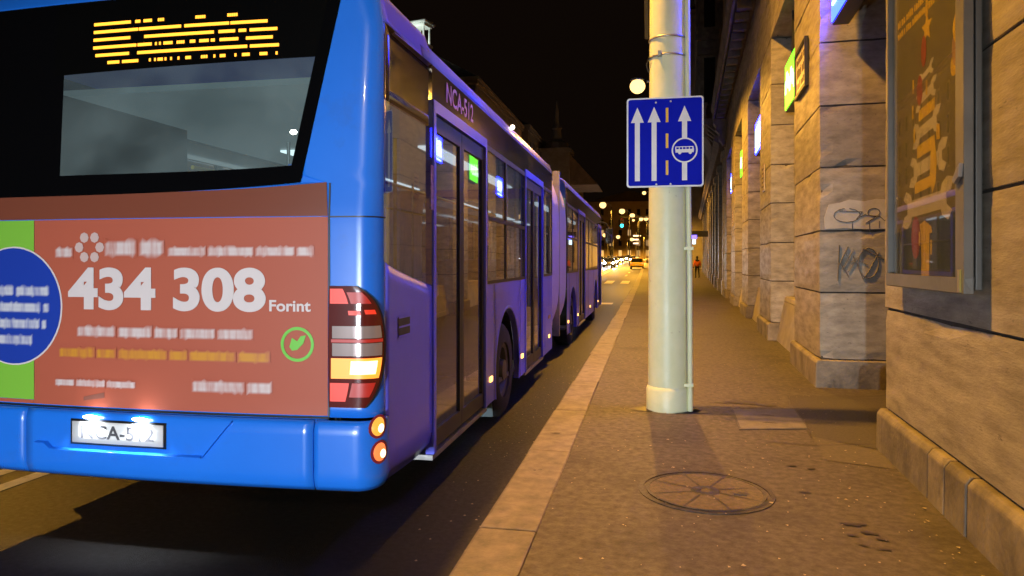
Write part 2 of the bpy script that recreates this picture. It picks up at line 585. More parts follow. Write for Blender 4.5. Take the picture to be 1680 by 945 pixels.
ac = tag(empty('access_cover', (0, 0, .12)), 'rectangular pale concrete access cover beside the lamp pole', 'access cover')
q = [(.80, 6.43), (1.385, 6.57), (1.43, 7.40), (.83, 7.27)]
m = MB()
m.prism(q, 2, -.01, .009)
m.build('slab', CONC, ac, bevel=.003)
cxq = sum(p[0] for p in q) / 4; cyq = sum(p[1] for p in q) / 4
m = MB()
m.prism([(cxq + (x - cxq) * 1.05, cyq + (y - cyq) * 1.04) for x, y in q], 2, -.01, .0055)
m.build('frame', IRON, ac)
for x, y in ((1.09, 6.72), (1.12, 7.05)):
    m = MB()
    p = blob(x, y, .05, .03, .0105, int(x * 100))
    m.add(p, [tuple(range(len(p)))])
    m.build('lifting_eye', IRON, ac)

# ------------------------------------------------------------------ stone arcade building (own frame: x into the house, y along the street)
B = tag(empty('stone_building', (1.5, 0, 0), -math.atan(WK)), 'monumental stone building with square street pillars and a heavy cornice', 'building')
ZP = .45                               # plinth top
CZ = [ZP, 1.24, 1.97, 2.72, 3.45, 4.2, 4.97, 5.85]
PIERS = [(-17.5, -15.3), (-12.2, -10.1), (-6.9, -4.8), (-1.7, 5.97), (8.83, 10.9), (13.95, 16.05), (19.25, 21.4), (24.55, 26.7), (29.9, 32.0)]
DEPTH = 1.15
_cache = {}


def stone(sx, sy, sz, name='stone_block', m_=None, par=None, loc=(0, 0, 0)):
    key = (round(sx, 3), round(sy, 3), round(sz, 3), (m_ or STONE).name, random.randrange(3))
    if key not in _cache:
        mb = MB()
        mb.box(0, sx, 0, sy, 0, sz)
        me = mb.mesh('stone_block', m_ or STONE)
        bm = bmesh.new(); bm.from_mesh(me)
        if (m_ or STONE) is STONE:                 # worn arrises: edge points eaten away unevenly
            bmesh.ops.subdivide_edges(bm, edges=bm.edges[:], cuts=7, use_grid_fill=True)
            for v in bm.verts:
                ext = [v.co.x < 1e-4, v.co.x > sx - 1e-4, v.co.y < 1e-4, v.co.y > sy - 1e-4, v.co.z < 1e-4, v.co.z > sz - 1e-4]
                if sum(ext) >= 2:
                    e_ = random.uniform(.002, .006) + (random.uniform(.004, .014) if random.random() < .08 else 0)
                    v.co.x += e_ * (ext[0] - ext[1]); v.co.y += e_ * (ext[2] - ext[3]); v.co.z += e_ * .8 * (ext[4] - ext[5])
        else:
            bmesh.ops.bevel(bm, geom=[e for e in bm.edges], offset=.009, segments=1, affect='EDGES')
        bm.to_mesh(me); bm.free()
        _cache[key] = me
    return link_mesh(name, _cache[key], par or B, loc)


J = .007
for pi, (a, b) in enumerate(PIERS):
    m = MB()
    m.box(.02, DEPTH + .05, a + .015, b - .015, 0, 5.9)
    m.build('pier_core', JOINT, B)
    runs = [(a, b)]
    if b - a > 4:                       # long wall: several blocks per course
        runs = None
    for ci in range(len(CZ) - 1):
        z0, z1 = CZ[ci] + J, CZ[ci + 1] - J
        rs = runs
        if rs is None:
            cuts = [a, a + 1.9, a + 3.9, a + 5.0, b] if ci % 2 else [a, a + 1.2, a + 2.9, a + 4.75, b]
            if ci in (0, 1, 2, 3):
                cuts = [a, a + 1.5, a + 3.4, b] if ci % 2 else [a, a + 2.2, a + 4.0, b]
            rs = list(zip(cuts, cuts[1:]))
        for (s0, s1) in rs:
            jit = random.uniform(-.004, .004)
            e0 = 0 if s0 == a else J * .6
            e1 = 0 if s1 == b else J * .6
            stone(DEPTH, s1 - s0 - e0 - e1, z1 - z0, loc=(jit, s0 + e0, z0))
    # plinth blocks
    cuts = [a - .05, b + .05]
    if b - a > 4:
        cuts = [a, a + 1.6, a + 3.0, 4.15, 4.48, 4.78, b + .05]
    elif pi != 4:
        cuts = [a - .05, b + .05]
    for s0, s1 in zip(cuts, cuts[1:]):
        m = MB()
        jz = random.uniform(-.012, .006)
        x0 = -.06 + random.uniform(-.008, .008)
        m.prism([(x0, .05), (x0 + .005, ZP - .035 + jz), (x0 + .035, ZP + jz * .3 - .004), (DEPTH + .03, ZP - .004), (DEPTH + .03, .05)], 1, s0 + .006, s1 - .006)
        m.build('plinth_block', PLINTH, B, bevel=.012, seg=2)
# lintel courses over the openings
m = MB()
m.box(.03, DEPTH, PIERS[0][0], 32.0, 5.87, 7.7)
m.build('wall_core', JOINT, B)
for (z0, z1), off in (((5.85, 6.72), 0.), ((6.72, 7.62), .9)):
    s = -17.5 + off
    while s < 31.9:
        e = min(s + 2.62, 32.0)
        stone(1.0, e - s - 2 * J, z1 - z0 - 2 * J, loc=(random.uniform(-.003, .003), s + J, z0 + J))
        s = e
# cornice
m = MB()
m.prism([(.2, 7.62), (-.12, 7.64), (-.14, 7.78), (-.30, 7.84), (-.34, 7.98), (-.46, 7.62), (-.52, 7.62), (-.54, 7.80), (-.50, 7.9), (-.58, 7.98), (-.60, 8.14), (.2, 8.3)], 1, -17.5, 30.9)
m.build('cornice', STONE_D, B)
for k in range(60):
    s = -16 + k * .78
    if s > 30:
        break
    m = MB()
    m.box(-.42, -.10, s, s + .2, 7.45, 7.62)
    if s > 8:
        m.build('dentil', STONE_D, B)
# recesses: risers, frames, glass, soffit
for pi in range(len(PIERS) - 1):
    a, b = PIERS[pi][1], PIERS[pi + 1][0]
    entrance = (pi == 3)
    if not entrance:
        m = MB()
        m.prism([(.10, .10), (.24, .86), (.95, .86), (.95, .10)], 1, a + .004, b - .004)
        m.build('stall_riser', RISER, B, bevel=.01)
        m = MB()
        m.prism([(.235, .868), (.255, .95), (.95, .95), (.95, .868)], 1, a + .004, b - .004)
        m.build('sill', RISER, B, bevel=.008)
    w0 = 1.0 if not entrance else .16
    # door / window frame grid
    nb = 3
    for i in range(nb):
        s0 = a + (b - a) * i / nb
        s1 = a + (b - a) * (i + 1) / nb
        for z0, z1 in ((w0, 2.9), (2.98, 5.7)):
            wdw = MB().box(1.02, 1.08, s0 + .002, s1 - .002, z0, z1)
            fr = MB()
            fr.box(1.0, 1.07, s0, s0 + .06, z0, z1); fr.box(1.0, 1.07, s1 - .06, s1, z0, z1)
            fr.box(1.0, 1.07, s0 + .06, s1 - .06, z0, z0 + .07); fr.box(1.0, 1.07, s0 + .06, s1 - .06, z1 - .06, z1)
            fo = fr.build('window_frame', DARKM, B)
            MB().box(1.03, 1.04, s0 + .06, s1 - .06, z0 + .07, z1 - .06).build('pane', SHOPG, fo)
    MB().box(1.5, 1.55, a - .5, b + .5, .1, 5.9).build('shop_back_wall', mat('shop_interior', (.12, .10, .08), .9, col2=(.2, .17, .13), scale=1), B)
# low floor joint at the entrance
# upper storeys
m = MB()
m.box(.05, 7, -17.5, 32.0, 8.3, 24)
m.build('upper_wall', STONE_D, B)
for k in range(21):
    z0 = 8.35 + k * .72
    for s0, s1 in ((7.7, 10.6), (13.0, 15.9), (18.3, 21.2), (23.6, 26.5), (28.9, 32.0)):
        stone(.16, s1 - s0, .66, 'rustic_block', STONE_D, loc=(-.06, s0, z0))
for st in range(3):
    z0 = 9.4 + st * 4.9
    for s0 in (11.0, 16.3, 21.6, 26.9):
        wfr = MB()
        wfr.box(-.12, .06, s0, s0 + .3, z0, z0 + 3.1); wfr.box(-.12, .06, s0 + 1.5, s0 + 1.8, z0, z0 + 3.1)
        wfr.prism([(s0 - .15, z0 + 3.1), (s0 + 1.95, z0 + 3.1), (s0 + 1.95, z0 + 3.3), (s0 + .9, z0 + 3.8), (s0 - .15, z0 + 3.3)], 0, -.28, .06)
        wfr.box(-.25, .06, s0 - .1, s0 + 1.9, z0 - .25, z0)
        wo = wfr.build('window_surround', STONE_D, B)
        MB().box(.02, .045, s0 + .3, s0 + 1.5, z0, z0 + 3.1).build('pane', DWIN, wo)
m = MB()
m.prism([(.2, 23.4), (-.3, 23.5), (-.5, 23.9), (-.9, 24.0), (-1.0, 24.4), (.2, 24.5)], 1, -17.5, 32)
m.build('eaves_cornice', STONE_D, B)
# corbel bracket at the far end of the cornice
m = MB()
m.prism([(.02, 6.5), (-.12, 6.5), (-.18, 6.62), (-.30, 6.75), (-.26, 6.95), (-.42, 7.15), (-.40, 7.3), (-.52, 7.42), (-.52, 7.6), (.02, 7.6)], 1, 30.3, 30.9)
m.build('corbel', STONE_D, B, bevel=.02)

# graffiti: repainted patch on the first pillar's near face and scrawled tags
yf = 8.83 - .006
m = MB()
p = [(.10, 2.28), (.22, 2.30), (.33, 2.335), (.48, 2.31), (.60, 2.335), (.86, 2.32), (.88, 1.99), (.5, 1.985), (.28, 2.0), (.06, 1.99), (.05, 2.12)]
m.prism(p, 1, yf, yf + .02)
m.build('repainted_patch', PAINTED, B)
INK = mat('marker_ink', (.075, .065, .06), .6)
INK2 = mat('faded_marker_ink', (.135, .12, .10), .7)


def scrawl(strokes, x0, z0, sx, sz, r, ink, name='graffiti'):
    mm = MB()
    for st in strokes:
        mm.tube([(x0 + x * sx, yf - .001, z0 + z * sz) for x, z in st], r, 5)
    return mm.build(name, ink, B)


def arc(cx_, cz_, rx, rz, a0, a1, n=12):
    return [(cx_ + rx * math.cos(R(a0 + (a1 - a0) * i / n)), cz_ + rz * math.sin(R(a0 + (a1 - a0) * i / n))) for i in range(n + 1)]


scrawl([arc(.22, .5, .2, .34, 100, 440), [(.1, .72), (.45, .66), (.36, .3), (.5, .55)], arc(.62, .62, .09, .2, 0, 360), [(.5, .5), (.66, .44), (.5, .1), (.7, .45), (.78, .2), (.86, .55)],
        arc(.92, .5, .1, .28, 60, 300), [(.3, .16), (.3, -.2)], [(.55, .2), (.56, -.3)], [(.7, .2), (.7, -.15)], [(.85, .3), (1.1, .55), (1.0, .1)]], .14, 2.03, .72, .24, .0042, INK)
scrawl([[(.0, 0), (.03, 1)], [(.03, .45), (.2, .95)], [(.05, .5), (.22, .1)], arc(.6, .5, .2, .42, 0, 360), [(.3, .7), (.5, .05), (.62, .3), (.8, .8)], [(.5, .9), (.9, .6)]], .2, 1.38, .55, .42, .007, INK2)
scrawl([[(.0, .2), (.4, 1)], [(.1, .9), (.3, .5), (.6, .7)], [(.2, .1), (.5, .6), (.9, .4)]], .25, 1.45, .3, .3, .004, INK2)

# street-name plaque on the first pillar (lettering too small to read)
pq = tag(empty('street_plaque', (1.5, 0, 0), -math.atan(WK)), 'small dark-framed street name plaque high on the first stone pillar', 'plaque')
py0, py1, pz0, pz1 = 9.60, 10.46, 3.93, 4.47
MB().box(-.035, -.012, py0, py1, pz0, pz1).build('panel', mat('cream_enamel', (.62, .55, .40), .4, col2=(.7, .62, .46), scale=6), pq)
m = MB()
for (a, b, c_, d_) in ((py0 - .04, py1 + .04, pz0 - .05, pz0), (py0 - .04, py1 + .04, pz1, pz1 + .05), (py0 - .04, py0, pz0, pz1), (py1, py1 + .04, pz0, pz1)):
    m.box(-.055, -.008, a, b, c_, d_)
m.build('frame', DARKM, pq)
rr = random.Random(3)
for k, (z0, hgt) in enumerate(((4.32, .09), (4.14, .13), (3.99, .09))):
    m = MB()
    s = py0 + .07
    while s < py1 - .1:
        w = rr.uniform(.03, .075)
        m.box(-.038, -.0345, s, s + w, z0, z0 + hgt * rr.uniform(.7, 1))
        s += w + .022 + (.05 if rr.random() < .2 else 0)
    m.build('lettering', mat('brown_enamel', (.10, .06, .03), .5), pq)['kind'] = 'stuff'
# little notice boards on pillars
nb_m = mat('brass_notice', (.55, .42, .22), .35, .6, col2=(.7, .56, .32), scale=12)
for i, (s, z, lab) in enumerate(((14.9, 3.05, 'narrow brass notice plate on the second stone pillar'), (25.3, 2.85, 'narrow brass notice plate on the fourth stone pillar'))):
    n_ = tag(empty('notice_plate', (1.5, 0, 0), -math.atan(WK)), lab, 'notice', 'brass notice plates on the pillars')
    MB().box(-.03, -.004, s, s + .42, z, z + .55).build('plate', nb_m, n_, bevel=.006)
    m = MB()
    for k in range(5):
        m.box(-.034, -.031, s + .06, s + .36 - .05 * (k % 2), z + .08 + k * .09, z + .11 + k * .09)
    m.build('lettering', MATS['brown_enamel'], n_)['kind'] = 'stuff'

# lightbox signs hanging in the openings
SB = emis('blue_sign_light', (.004, .010, 1.0), 55)
SG = emis('green_sign_light', (.13, 1.0, .02), 3.6)
SW = emis('white_sign_light', (.55, .85, 1.0), 8)
SWG = emis('pale_green_sign_light', (.6, 1.0, .5), 3)
box_specs = [(6.9, 8.72, 4.36, 5.40, 'b', 'blue lit lightbox sign with white lettering nearest the camera'),
             (11.1, 12.75, 4.18, 4.98, 'g', 'larger green lit lightbox sign between first and second pillar'),
             (17.0, 18.35, 4.25, 5.05, 'b', 'blue lit lightbox sign between second and third pillar'),
             (22.2, 23.6, 4.3, 5.15, 'g', 'smaller distant green lightbox sign between third and fourth pillar'),
             (27.6, 28.9, 4.3, 5.1, 'b', 'farthest small blue lightbox sign before the fifth pillar')]
rr = random.Random(11)
for s0, s1, z0, z1, c_, lab in box_specs:
    t = tag(empty('lightbox_sign', (1.5, 0, 0), -math.atan(WK)), lab, 'sign', 'lightbox signs in the arcade openings')
    MB().box(.12, .30, s0, s1, z0, z1).build('case', DARKM, t, bevel=.01)
    MB().box(.105, .118, s0 + .02, s1 - .02, z0 + .03, z1 - .02).build('face', SB if c_ == 'b' else SG, t)
    m = MB()
    s = s0 + .14
    zc = (z0 + z1) / 2
    if c_ == 'b':
        while s < s1 - .18:
            w = rr.uniform(.10, .16)
            hh = rr.uniform(.17, .24)
            m.box(.096, .103, s, s + w * .35, zc - hh, zc + hh)
            m.box(.096, .103, s + w * .35, s + w, zc - hh + (.3 if rr.random() < .5 else 0), zc - hh + .12 + (.3 if rr.random() < .5 else 0))
            s += w + .05
        m.box(.096, .103, s0 + .1, s1 - .12, zc - .33, zc - .29)
        m.build('lettering', SW, t)['kind'] = 'stuff'
    else:
        for k in range(9):
            s = s0 + .15 + (s1 - s0 - .35) * k / 8
            zz = zc + .08 * math.sin(k * 2.1) + .015 * k - .06
            m.box(.096, .103, s, s + .13, zz - .11, zz + .11)
        m.build('emblem', SWG, t)
    for s in (s0 + .2, s1 - .25):
        MB().box(.19, .23, s, s + .05, z1 + .002, 5.86).build('hanger', DARKM, t)

# poster case on the near wall
pc = tag(empty('poster_case', (1.5, 0, 0), -math.atan(WK)), 'tall glazed metal poster case showing a tree built of spanners', 'poster case')
py0, py1, pz0, pz1 = 4.04, 5.52, 1.43, 3.75
MB().box(-.045, -.012, py0 + .01, py1 - .01, pz0 + .02, pz1 - .02).build('back_box', mat('case_grey', (.13, .125, .115), .5, .4), pc, bevel=.006)
m = MB()
fw = .085
for (a, b, c_, d_) in ((py0, py1, pz0, pz0 + fw), (py0, py1, pz1 - fw, pz1), (py0, py0 + .12, pz0 + fw, pz1 - fw), (py1 - .045, py1, pz0 + fw, pz1 - fw)):
    m.box(-.105, -.055, a, b, c_, d_)
m.build('frame', ALU, pc, bevel=.006)
MB().box(-.075, -.070, py0 + .11, py1 - .04, pz0 + .08, pz1 - .08).build('glass', POSTG, pc)
PB = mat('poster_brown', (.145, .125, .075), .6, col2=(.175, .15, .09), scale=1.4)
po = MB().box(-.062, -.050, py0 + .10, py1 - .035, pz0 + .075, pz1 - .075).build('poster', PB, pc)
PY = mat('poster_yellow', (.80, .56, .04), .6, col2=(.7, .46, .03), scale=8)
PGY = mat('poster_grey', (.58, .53, .50), .6, col2=(.66, .61, .57), scale=8)
PR = mat('poster_red', (.38, .07, .04), .6, col2=(.3, .05, .03), scale=8)
PTEAL = mat('poster_dark_teal', (.03, .05, .055), .6, col2=(.045, .065, .07), scale=2)
XP = -.0635


def flat(pts, m_, name, dx=0.):
    mm = MB()
    mm.prism(pts, 0, XP - dx, XP - dx + .0012)
    return mm.build(name, m_, po)


def spanner(c0, c1, hw, jaw):
    """open-ended spanner lying along y between c0 and c1 (y,z)"""
    (ya, za), (yb, zb) = c0, c1
    L = math.hypot(yb - ya, zb - za); ux, uz = (yb - ya) / L, (zb - za) / L

    def P(t, s):
        return (ya + ux * t - uz * s, za + uz * t + ux * s)
    j = jaw
    pts = [(j * .9, hw), (j * .75, j * .62), (j * .2, j * .85), (-j * .55, j * .72), (-j * .2, j * .28), (j * .28, j * .22), (j * .28, -j * .22), (-j * .3, -j * .5), (j * .1, -j * .85), (j * .75, -j * .62), (j * .9, -hw)]
    L2 = L
    pts2 = [(L2 - x, -s) for x, s in pts]
    return flat([P(x, s) for x, s in pts] + [P(x, s) for x, s in pts2], PGY, 'spanner')


# dark lower field of the poster
flat([(py0 + .105, pz0 + .08), (py1 - .04, pz0 + .08), (py1 - .04, 1.80), (py0 + .105, 1.90)], PTEAL, 'dark_field', -.0002)
spanner((5.20, 1.95), (4.38, 1.97), .055, .15)
spanner((5.06, 2.19), (4.46, 2.23), .042, .12)
spanner((5.00, 2.42), (4.56, 2.46), .035, .10)
spanner((4.95, 2.63), (4.62, 2.67), .028, .075)
spanner((4.90, 2.76), (4.66, 2.80), .02, .055)
for (a, b, z, hh) in ((5.0, 4.66, 2.08, .035), (4.95, 4.62, 2.31, .04), (4.92, 4.62, 2.54, .035)):
    flat([(a, z - hh), (b, z - hh + .02), (b, z + hh + .02), (a, z + hh)], PY, 'yellow_tool')
flat([(4.66, 2.02), (4.60, 2.08), (4.58, 2.2), (4.62, 2.36), (4.68, 2.34), (4.70, 2.14)], PY, 'yellow_tool', .0014)
flat([(4.86, 1.49), (4.72, 1.49), (4.71, 1.78), (4.66, 1.78), (4.68, 1.82), (4.80, 1.86), (4.90, 1.84), (4.87, 1.78)], PY, 'hammer', .0014)
for (y, z, ry, rz) in ((4.98, 1.76, .09, .14), (4.90, 2.70, .055, .10), (4.82, 2.93, .05, .10)):
    flat([(y + ry * math.cos(t), z + rz * math.sin(t)) for t in [2 * math.pi * i / 14 for i in range(14)]], PR, 'red_bauble', .0012)
flat([(4.76 + (.10 if i % 2 == 0 else .045) * math.sin(math.pi * i / 5), 3.06 + (.10 if i % 2 == 0 else .045) * math.cos(math.pi * i / 5)) for i in range(10)], PY, 'star', .001)
flat([(4.79, 3.14), (4.74, 3.14), (4.755, 3.34), (4.775, 3.34)], PY, 'star_spike')
for (y, z, ry, rz, mt) in ((4.24, 2.90, .075, .09, PY), (4.30, 2.70, .05, .06, PY), (4.27, 2.79, .06, .10, mat('poster_pink', (.45, .28, .22), .6)), (4.16, 2.76, .05, .12, MATS['poster_pink'])):
    flat([(y + ry * math.cos(t), z + rz * math.sin(t)) for t in [2 * math.pi * i / 12 for i in range(12)]], mt, 'glove', .0016 + ry * .01)
rr = random.Random(8)
for k, (z0, a, b, hh) in enumerate(((3.44, 5.30, 4.30, .10), (3.24, 5.38, 4.25, .05), (3.165, 5.38, 4.6, .045))):
    y = a
    m = MB()
    while y > b + .05:
        w = rr.uniform(.4, .8) * hh
        t0 = z0 + rr.uniform(0, .1) * hh
        m.prism([(y, t0), (y - w, t0), (y - w, t0 + hh * rr.uniform(.6, 1)), (y, t0 + hh)], 0, XP, XP + .0012)
        y -= w + hh * (.22 if rr.random() < .8 else .6)
    m.build('lettering', PY, po)['kind'] = 'stuff'
for k in range(8):
    y, z = rr.uniform(4.5, 5.1), rr.uniform(1.6, 2.8)
    flat([(y, z), (y - .03, z), (y - .03, z + .09), (y, z + .09)], PY, 'yellow_tool', .002)
# latch
m = MB()
m.prism([(4.12, 2.02), (4.06, 2.05), (4.04, 2.12), (4.08, 2.10), (4.15, 2.04)], 0, -.125, -.105)
m.build('latch', METAL, pc)
m = MB()
m.box(-.115, -.105, 4.07, 4.10, 1.44, 1.56)
m.build('hinge', mat('brass_bit', (.4, .3, .08), .4, .7), pc)

# ------------------------------------------------------------------ second house farther along, with glass shopfronts and an oriel
B2 = tag(empty('oriel_house', (1.5, 0, 0), -math.atan(WK)), 'dark ornate house with a projecting oriel beyond the stone pillars', 'building')
MB().box(.3, 8, 32.05, 88, 0, 25).build('wall', STONE_D, B2)
WGLOW = emis('warm_window_glow', (1.0, .58, .18), .9)  # warm emission for painted-in glass reflections and for glowing house panes
CGLOW = emis('cool_window_glow', (.55, .72, 1.0), .6)  # cool tint of the glow put behind the shop glass
for k in range(11):
    s = 32.4 + k * 4.9
    g0 = gz(s)
    m = MB()
    m.box(-.02, .4, s, s + 1.1, g0, g0 + 6.6)
    m.box(-.08, .4, s - .04, s + 1.14, g0, g0 + .75)
    m.box(-.1, .4, s - .05, s + 1.15, g0 + 6.2, g0 + 6.55)
    m.build('pilaster', STONE, B2, bevel=.01)
    wf = MB()
    wf.box(.14, .29, s + 1.1, s + 1.2, g0 + .7, g0 + 5.6); wf.box(.14, .29, s + 4.75, s + 4.9, g0 + .7, g0 + 5.6)
    wf.box(.14, .29, s + 1.2, s + 4.75, g0 + 3.6, g0 + 3.72); wf.box(.10, .29, s + 1.1, s + 4.9, g0 + .1, g0 + .75)
    wo = wf.build('shop_window', DARKM, B2)
    MB().box(.20, .21, s + 1.2, s + 4.75, g0 + .75, g0 + 3.6).build('pane', SHOPG, wo)
    MB().box(.20, .21, s + 1.2, s + 4.75, g0 + 3.72, g0 + 5.6).build('pane', SHOPG, wo)
    if k in (1, 2, 4, 5, 7, 8):
        MB().box(.27, .285, s + 1.25, s + 4.7, g0 + .8, g0 + (3.5 if k % 2 else 5.4)).build('glow_backing', WGLOW if k not in (5, 8) else CGLOW, wo)  # glowing sheet put behind the glass as its warm reflections
MB().prism([(.3, 6.7), (-.2, 6.7), (-.25, 6.85), (-.42, 6.95), (-.42, 7.2), (.3, 7.3)], 1, 32.05, 88).build('string_course', STONE_D, B2)
m = MB()
m.prism([(.3, 7.3), (-.25, 7.35), (-.5, 7.9), (-.95, 8.5), (-1.1, 9.0), (-1.1, 21.2), (-.6, 22.4), (.3, 23)], 1, 37.5, 43.0)
m.build('oriel', STONE_D, B2, bevel=.05)
for st in range(3):
    z0 = 9.6 + st * 4.0
    m = MB()
    m.box(-1.18, -1.05, 37.3, 43.2, z0 - .5, z0 - .15)
    m.box(-1.15, -1.05, 37.4, 38.3, z0, z0 + 2.7); m.box(-1.15, -1.05, 39.8, 40.7, z0, z0 + 2.7); m.box(-1.15, -1.05, 42.2, 43.1, z0, z0 + 2.7)
    m.box(-1.0, .2, 37.35, 37.52, z0 - .5, z0 - .1)
    m.box(-.95, -.75, 37.38, 37.52, z0, z0 + 2.7); m.box(-.2, 0, 37.38, 37.52, z0, z0 + 2.7)
    m.box(-1.05, .2, 37.3, 37.52, z0 + 2.75, z0 + 3.1)
    o = m.build('oriel_moulding', STONE_D, B2)
    MB().box(-.75, -.2, 37.44, 37.51, z0 + .2, z0 + 2.6).build('pane', DWIN, o)
for st in range(4):
    z0 = 8.6 + st * 4.0
    for s in (33.5, 46, 50.5, 55, 59.5):
        wfr = MB()
        wfr.box(.12, .32, s, s + .25, z0, z0 + 2.6); wfr.box(.12, .32, s + 1.5, s + 1.75, z0, z0 + 2.6)
        wfr.prism([(s - .1, z0 + 2.6), (s + 1.85, z0 + 2.6), (s + .87, z0 + 3.2)], 0, -.05, .32)
        wfr.box(-.1, .32, s - .1, s + 1.85, z0 - .25, z0)
        wo = wfr.build('window_surround', STONE_D, B2)
        MB().box(.26, .292, s + .25, s + 1.5, z0, z0 + 2.6).build('pane', DWIN, wo)
m = MB()
m.box(-.9, .3, 33.0, 36.2, 7.9, 8.15)
for k in range(4):
    m.prism([(.3, 7.2), (.1, 7.2), (-.1, 7.5), (-.3, 7.55), (-.7, 7.9), (.3, 7.9)], 1, 33.1 + k * .95, 33.35 + k * .95)
o = m.build('balcony', STONE_D, B2)
m = MB()
for k in range(11):
    m.lathe([(.05, 8.15), (.09, 8.3), (.05, 8.5), (.07, 8.75)], (-.8, 33.15 + k * .29, 0), 8)
m.box(-.92, -.68, 33.0, 36.2, 8.75, 8.9)
m.build('balustrade', STONE_D, o)


# ------------------------------------------------------------------ farther houses
def house(name, label, x0, x1, y0, y1, h, m_, face, nst=5, pitch=4.2, win=True, roof=True, step=0., lit=(), gap=1.15):
    """face: '+x' (looks to the right), '-x', '-y'"""
    t = tag(empty(name, (x0, y0, gz(y0))), label, 'building', 'far houses along the street')
    w, l = x1 - x0, y1 - y0
    MB().box(0, w, 0, l, -1, h).build('wall', m_, t)
    m1 = MB()
    m1.box(-.35, w + .35, -.35, l + .35, h - .9, h - .35)
    m1.box(-.5, w + .5, -.5, l + .5, h - .349, h + .15)
    m1.build('cornice', m_, t)
    if roof:
        rf = MB()
        rf.prism([(-.3, h + .15), (w + .3, h + .15), (w * .5, h + 4.2)], 1, -.2, l + .2)
        rf.build('roof', mat('dark_roof', (.03, .025, .022), .8, col2=(.05, .04, .035), scale=2), t)
    if win:
        fl = (h - 2) / nst
        L = w if face == '-y' else l
        n_ = max(1, int(L / pitch))
        k_ = 0
        for s in range(nst):
            for i in range(n_):
                c_ = L * (i + .5) / n_
                z0, z1 = s * fl + .9, s * fl + fl - .75
                k_ += 1
                is_lit = k_ in lit
                fr = MB()
                if face == '-y':
                    fr.box(c_ - gap * .5 - .18, c_ - gap * .5, -.12, .0, z0, z1); fr.box(c_ + gap * .5, c_ + gap * .5 + .18, -.12, 0, z0, z1)
                    fr.box(c_ - gap * .5 - .25, c_ + gap * .5 + .25, -.2, 0, z1, z1 + .25); fr.box(c_ - gap * .5 - .25, c_ + gap * .5 + .25, -.2, 0, z0 - .18, z0)
                    pn = MB().box(c_ - gap * .5, c_ + gap * .5, -.03, -.004, z0, z1)
                else:
                    sx = w if face == '+x' else 0
                    sg = 1 if face == '+x' else -1
                    xs = sorted((sx, sx + sg * .12)); xl = sorted((sx, sx + sg * .22)); xp = sorted((sx + sg * .004, sx + sg * .03))
                    fr.box(*xs, c_ - gap * .5 - .18, c_ - gap * .5, z0, z1); fr.box(*xs, c_ + gap * .5, c_ + gap * .5 + .18, z0, z1)
                    fr.box(*xl, c_ - gap * .5 - .25, c_ + gap * .5 + .25, z1, z1 + .25); fr.box(*xl, c_ - gap * .5 - .25, c_ + gap * .5 + .25, z0 - .18, z0)
                    pn = MB().box(*xp, c_ - gap * .5, c_ + gap * .5, z0, z1)
                fo = fr.build('window', m_, t)
                pn.build('pane', (WGLOW if s == 0 else emis('pane_glow', (1., .6, .25), .5)) if is_lit else DWIN, fo)
    return t


house('tall_house', 'tall pale house with dark windows behind the lamp pole', 5.2, 18, 92, 120, 33, PALE_PLASTER, '-y', 7, 3.4)
house('row_house', 'dim brown house farthest right beyond the tall pale house', 7.4, 20, 121, 170, 24, PLASTER[2], '-x', 6)
house('row_house', 'dim ochre house on the left above the bus bellows', -38, -24, 96, 132, 27, PLASTER[0], '+x', 6, lit=(3, 4, 7))
house('row_house', 'dim grey house on the left above the front half of the bus', -38, -23, 134, 176, 27, PLASTER[1], '+x', 6, lit=(2, 5, 6))
house('row_house', 'dim brown house on the left nearest the street end', -37, -22, 178, 240, 25, PLASTER[2], '+x', 6, lit=(1, 3, 4, 8))
house('street_end_house', 'wide ochre house closing the far end of the street', -22, 8, 262, 280, 21, PLASTER[0], '-y', 5, 3.2, lit=(1, 2, 4, 5, 6, 7, 8, 9, 12, 15, 16, 20, 23, 27, 28))  # glowing panes added to give the far end more light
house('near_left_house', 'dark grey house opposite hidden mostly behind the bus', -40, -25, 20, 92, 21, PLASTER[1], '+x', 5, pitch=5, lit=(1, 2, 4, 6, 7, 9, 10, 12))

# church spire, barely lit
sp = tag(empty('church_spire', (-19.5, 150, 0)), 'dark slim church spire rising above the houses over the bus', 'church')
MB().box(-3, 3, -3, 3, 0, 25).build('tower', PLASTER[1], sp)
m = MB()
m.box(-3.4, 3.4, -3.4, 3.4, 25, 25.8)
m.build('cornice', PLASTER[1], sp)
m = MB()
m.lathe([(2.8, 25.8), (2.4, 27.2), (1.1, 28.0), (.9, 30.2), (1.15, 30.5), (.55, 31.6), (.4, 34.5), (.0, 36.8)], n=10)
m.build('spire', PLASTER[1], sp)
m = MB()
m.prism([(-16, 18), (9, 18), (3, 24.6), (-10, 24.6)], 1, -2, 14)
m.build('nave_roof', PLASTER[2], sp)

# floodlit roof pavilion
rp = tag(empty('roof_pavilion', (-30.0, 90, 31.5), R(-14)), 'small white floodlit roof pavilion with columns above the bus roof', 'roof pavilion')
WST = mat('floodlit_white_stone', (.62, .62, .58), .7, col2=(.72, .72, .68), scale=3)
MB().box(-.95, .95, -.95, .95, -14, -.9).build('pedestal', PLASTER[1], rp)
MB().box(-1.05, 1.05, -1.05, 1.05, -.9, -.6).build('base', WST, rp)
for sx in (-1, 1):
    for sy in (-1, 1):
        m = MB()
        m.cyl((sx * .72, sy * .72, -.6), (sx * .72, sy * .72, 1.7), .15, .12, 10)
        m.build('column', WST, rp)
m = MB()
m.box(-1.0, 1.0, -1.0, 1.0, 1.7, 2.05)
m.box(-1.3, 1.3, -1.3, 1.3, 2.06, 2.3)
m.box(-1.1, 1.1, -1.1, 1.1, 2.31, 2.5)
m.build('entablature', WST, rp)
m = MB()
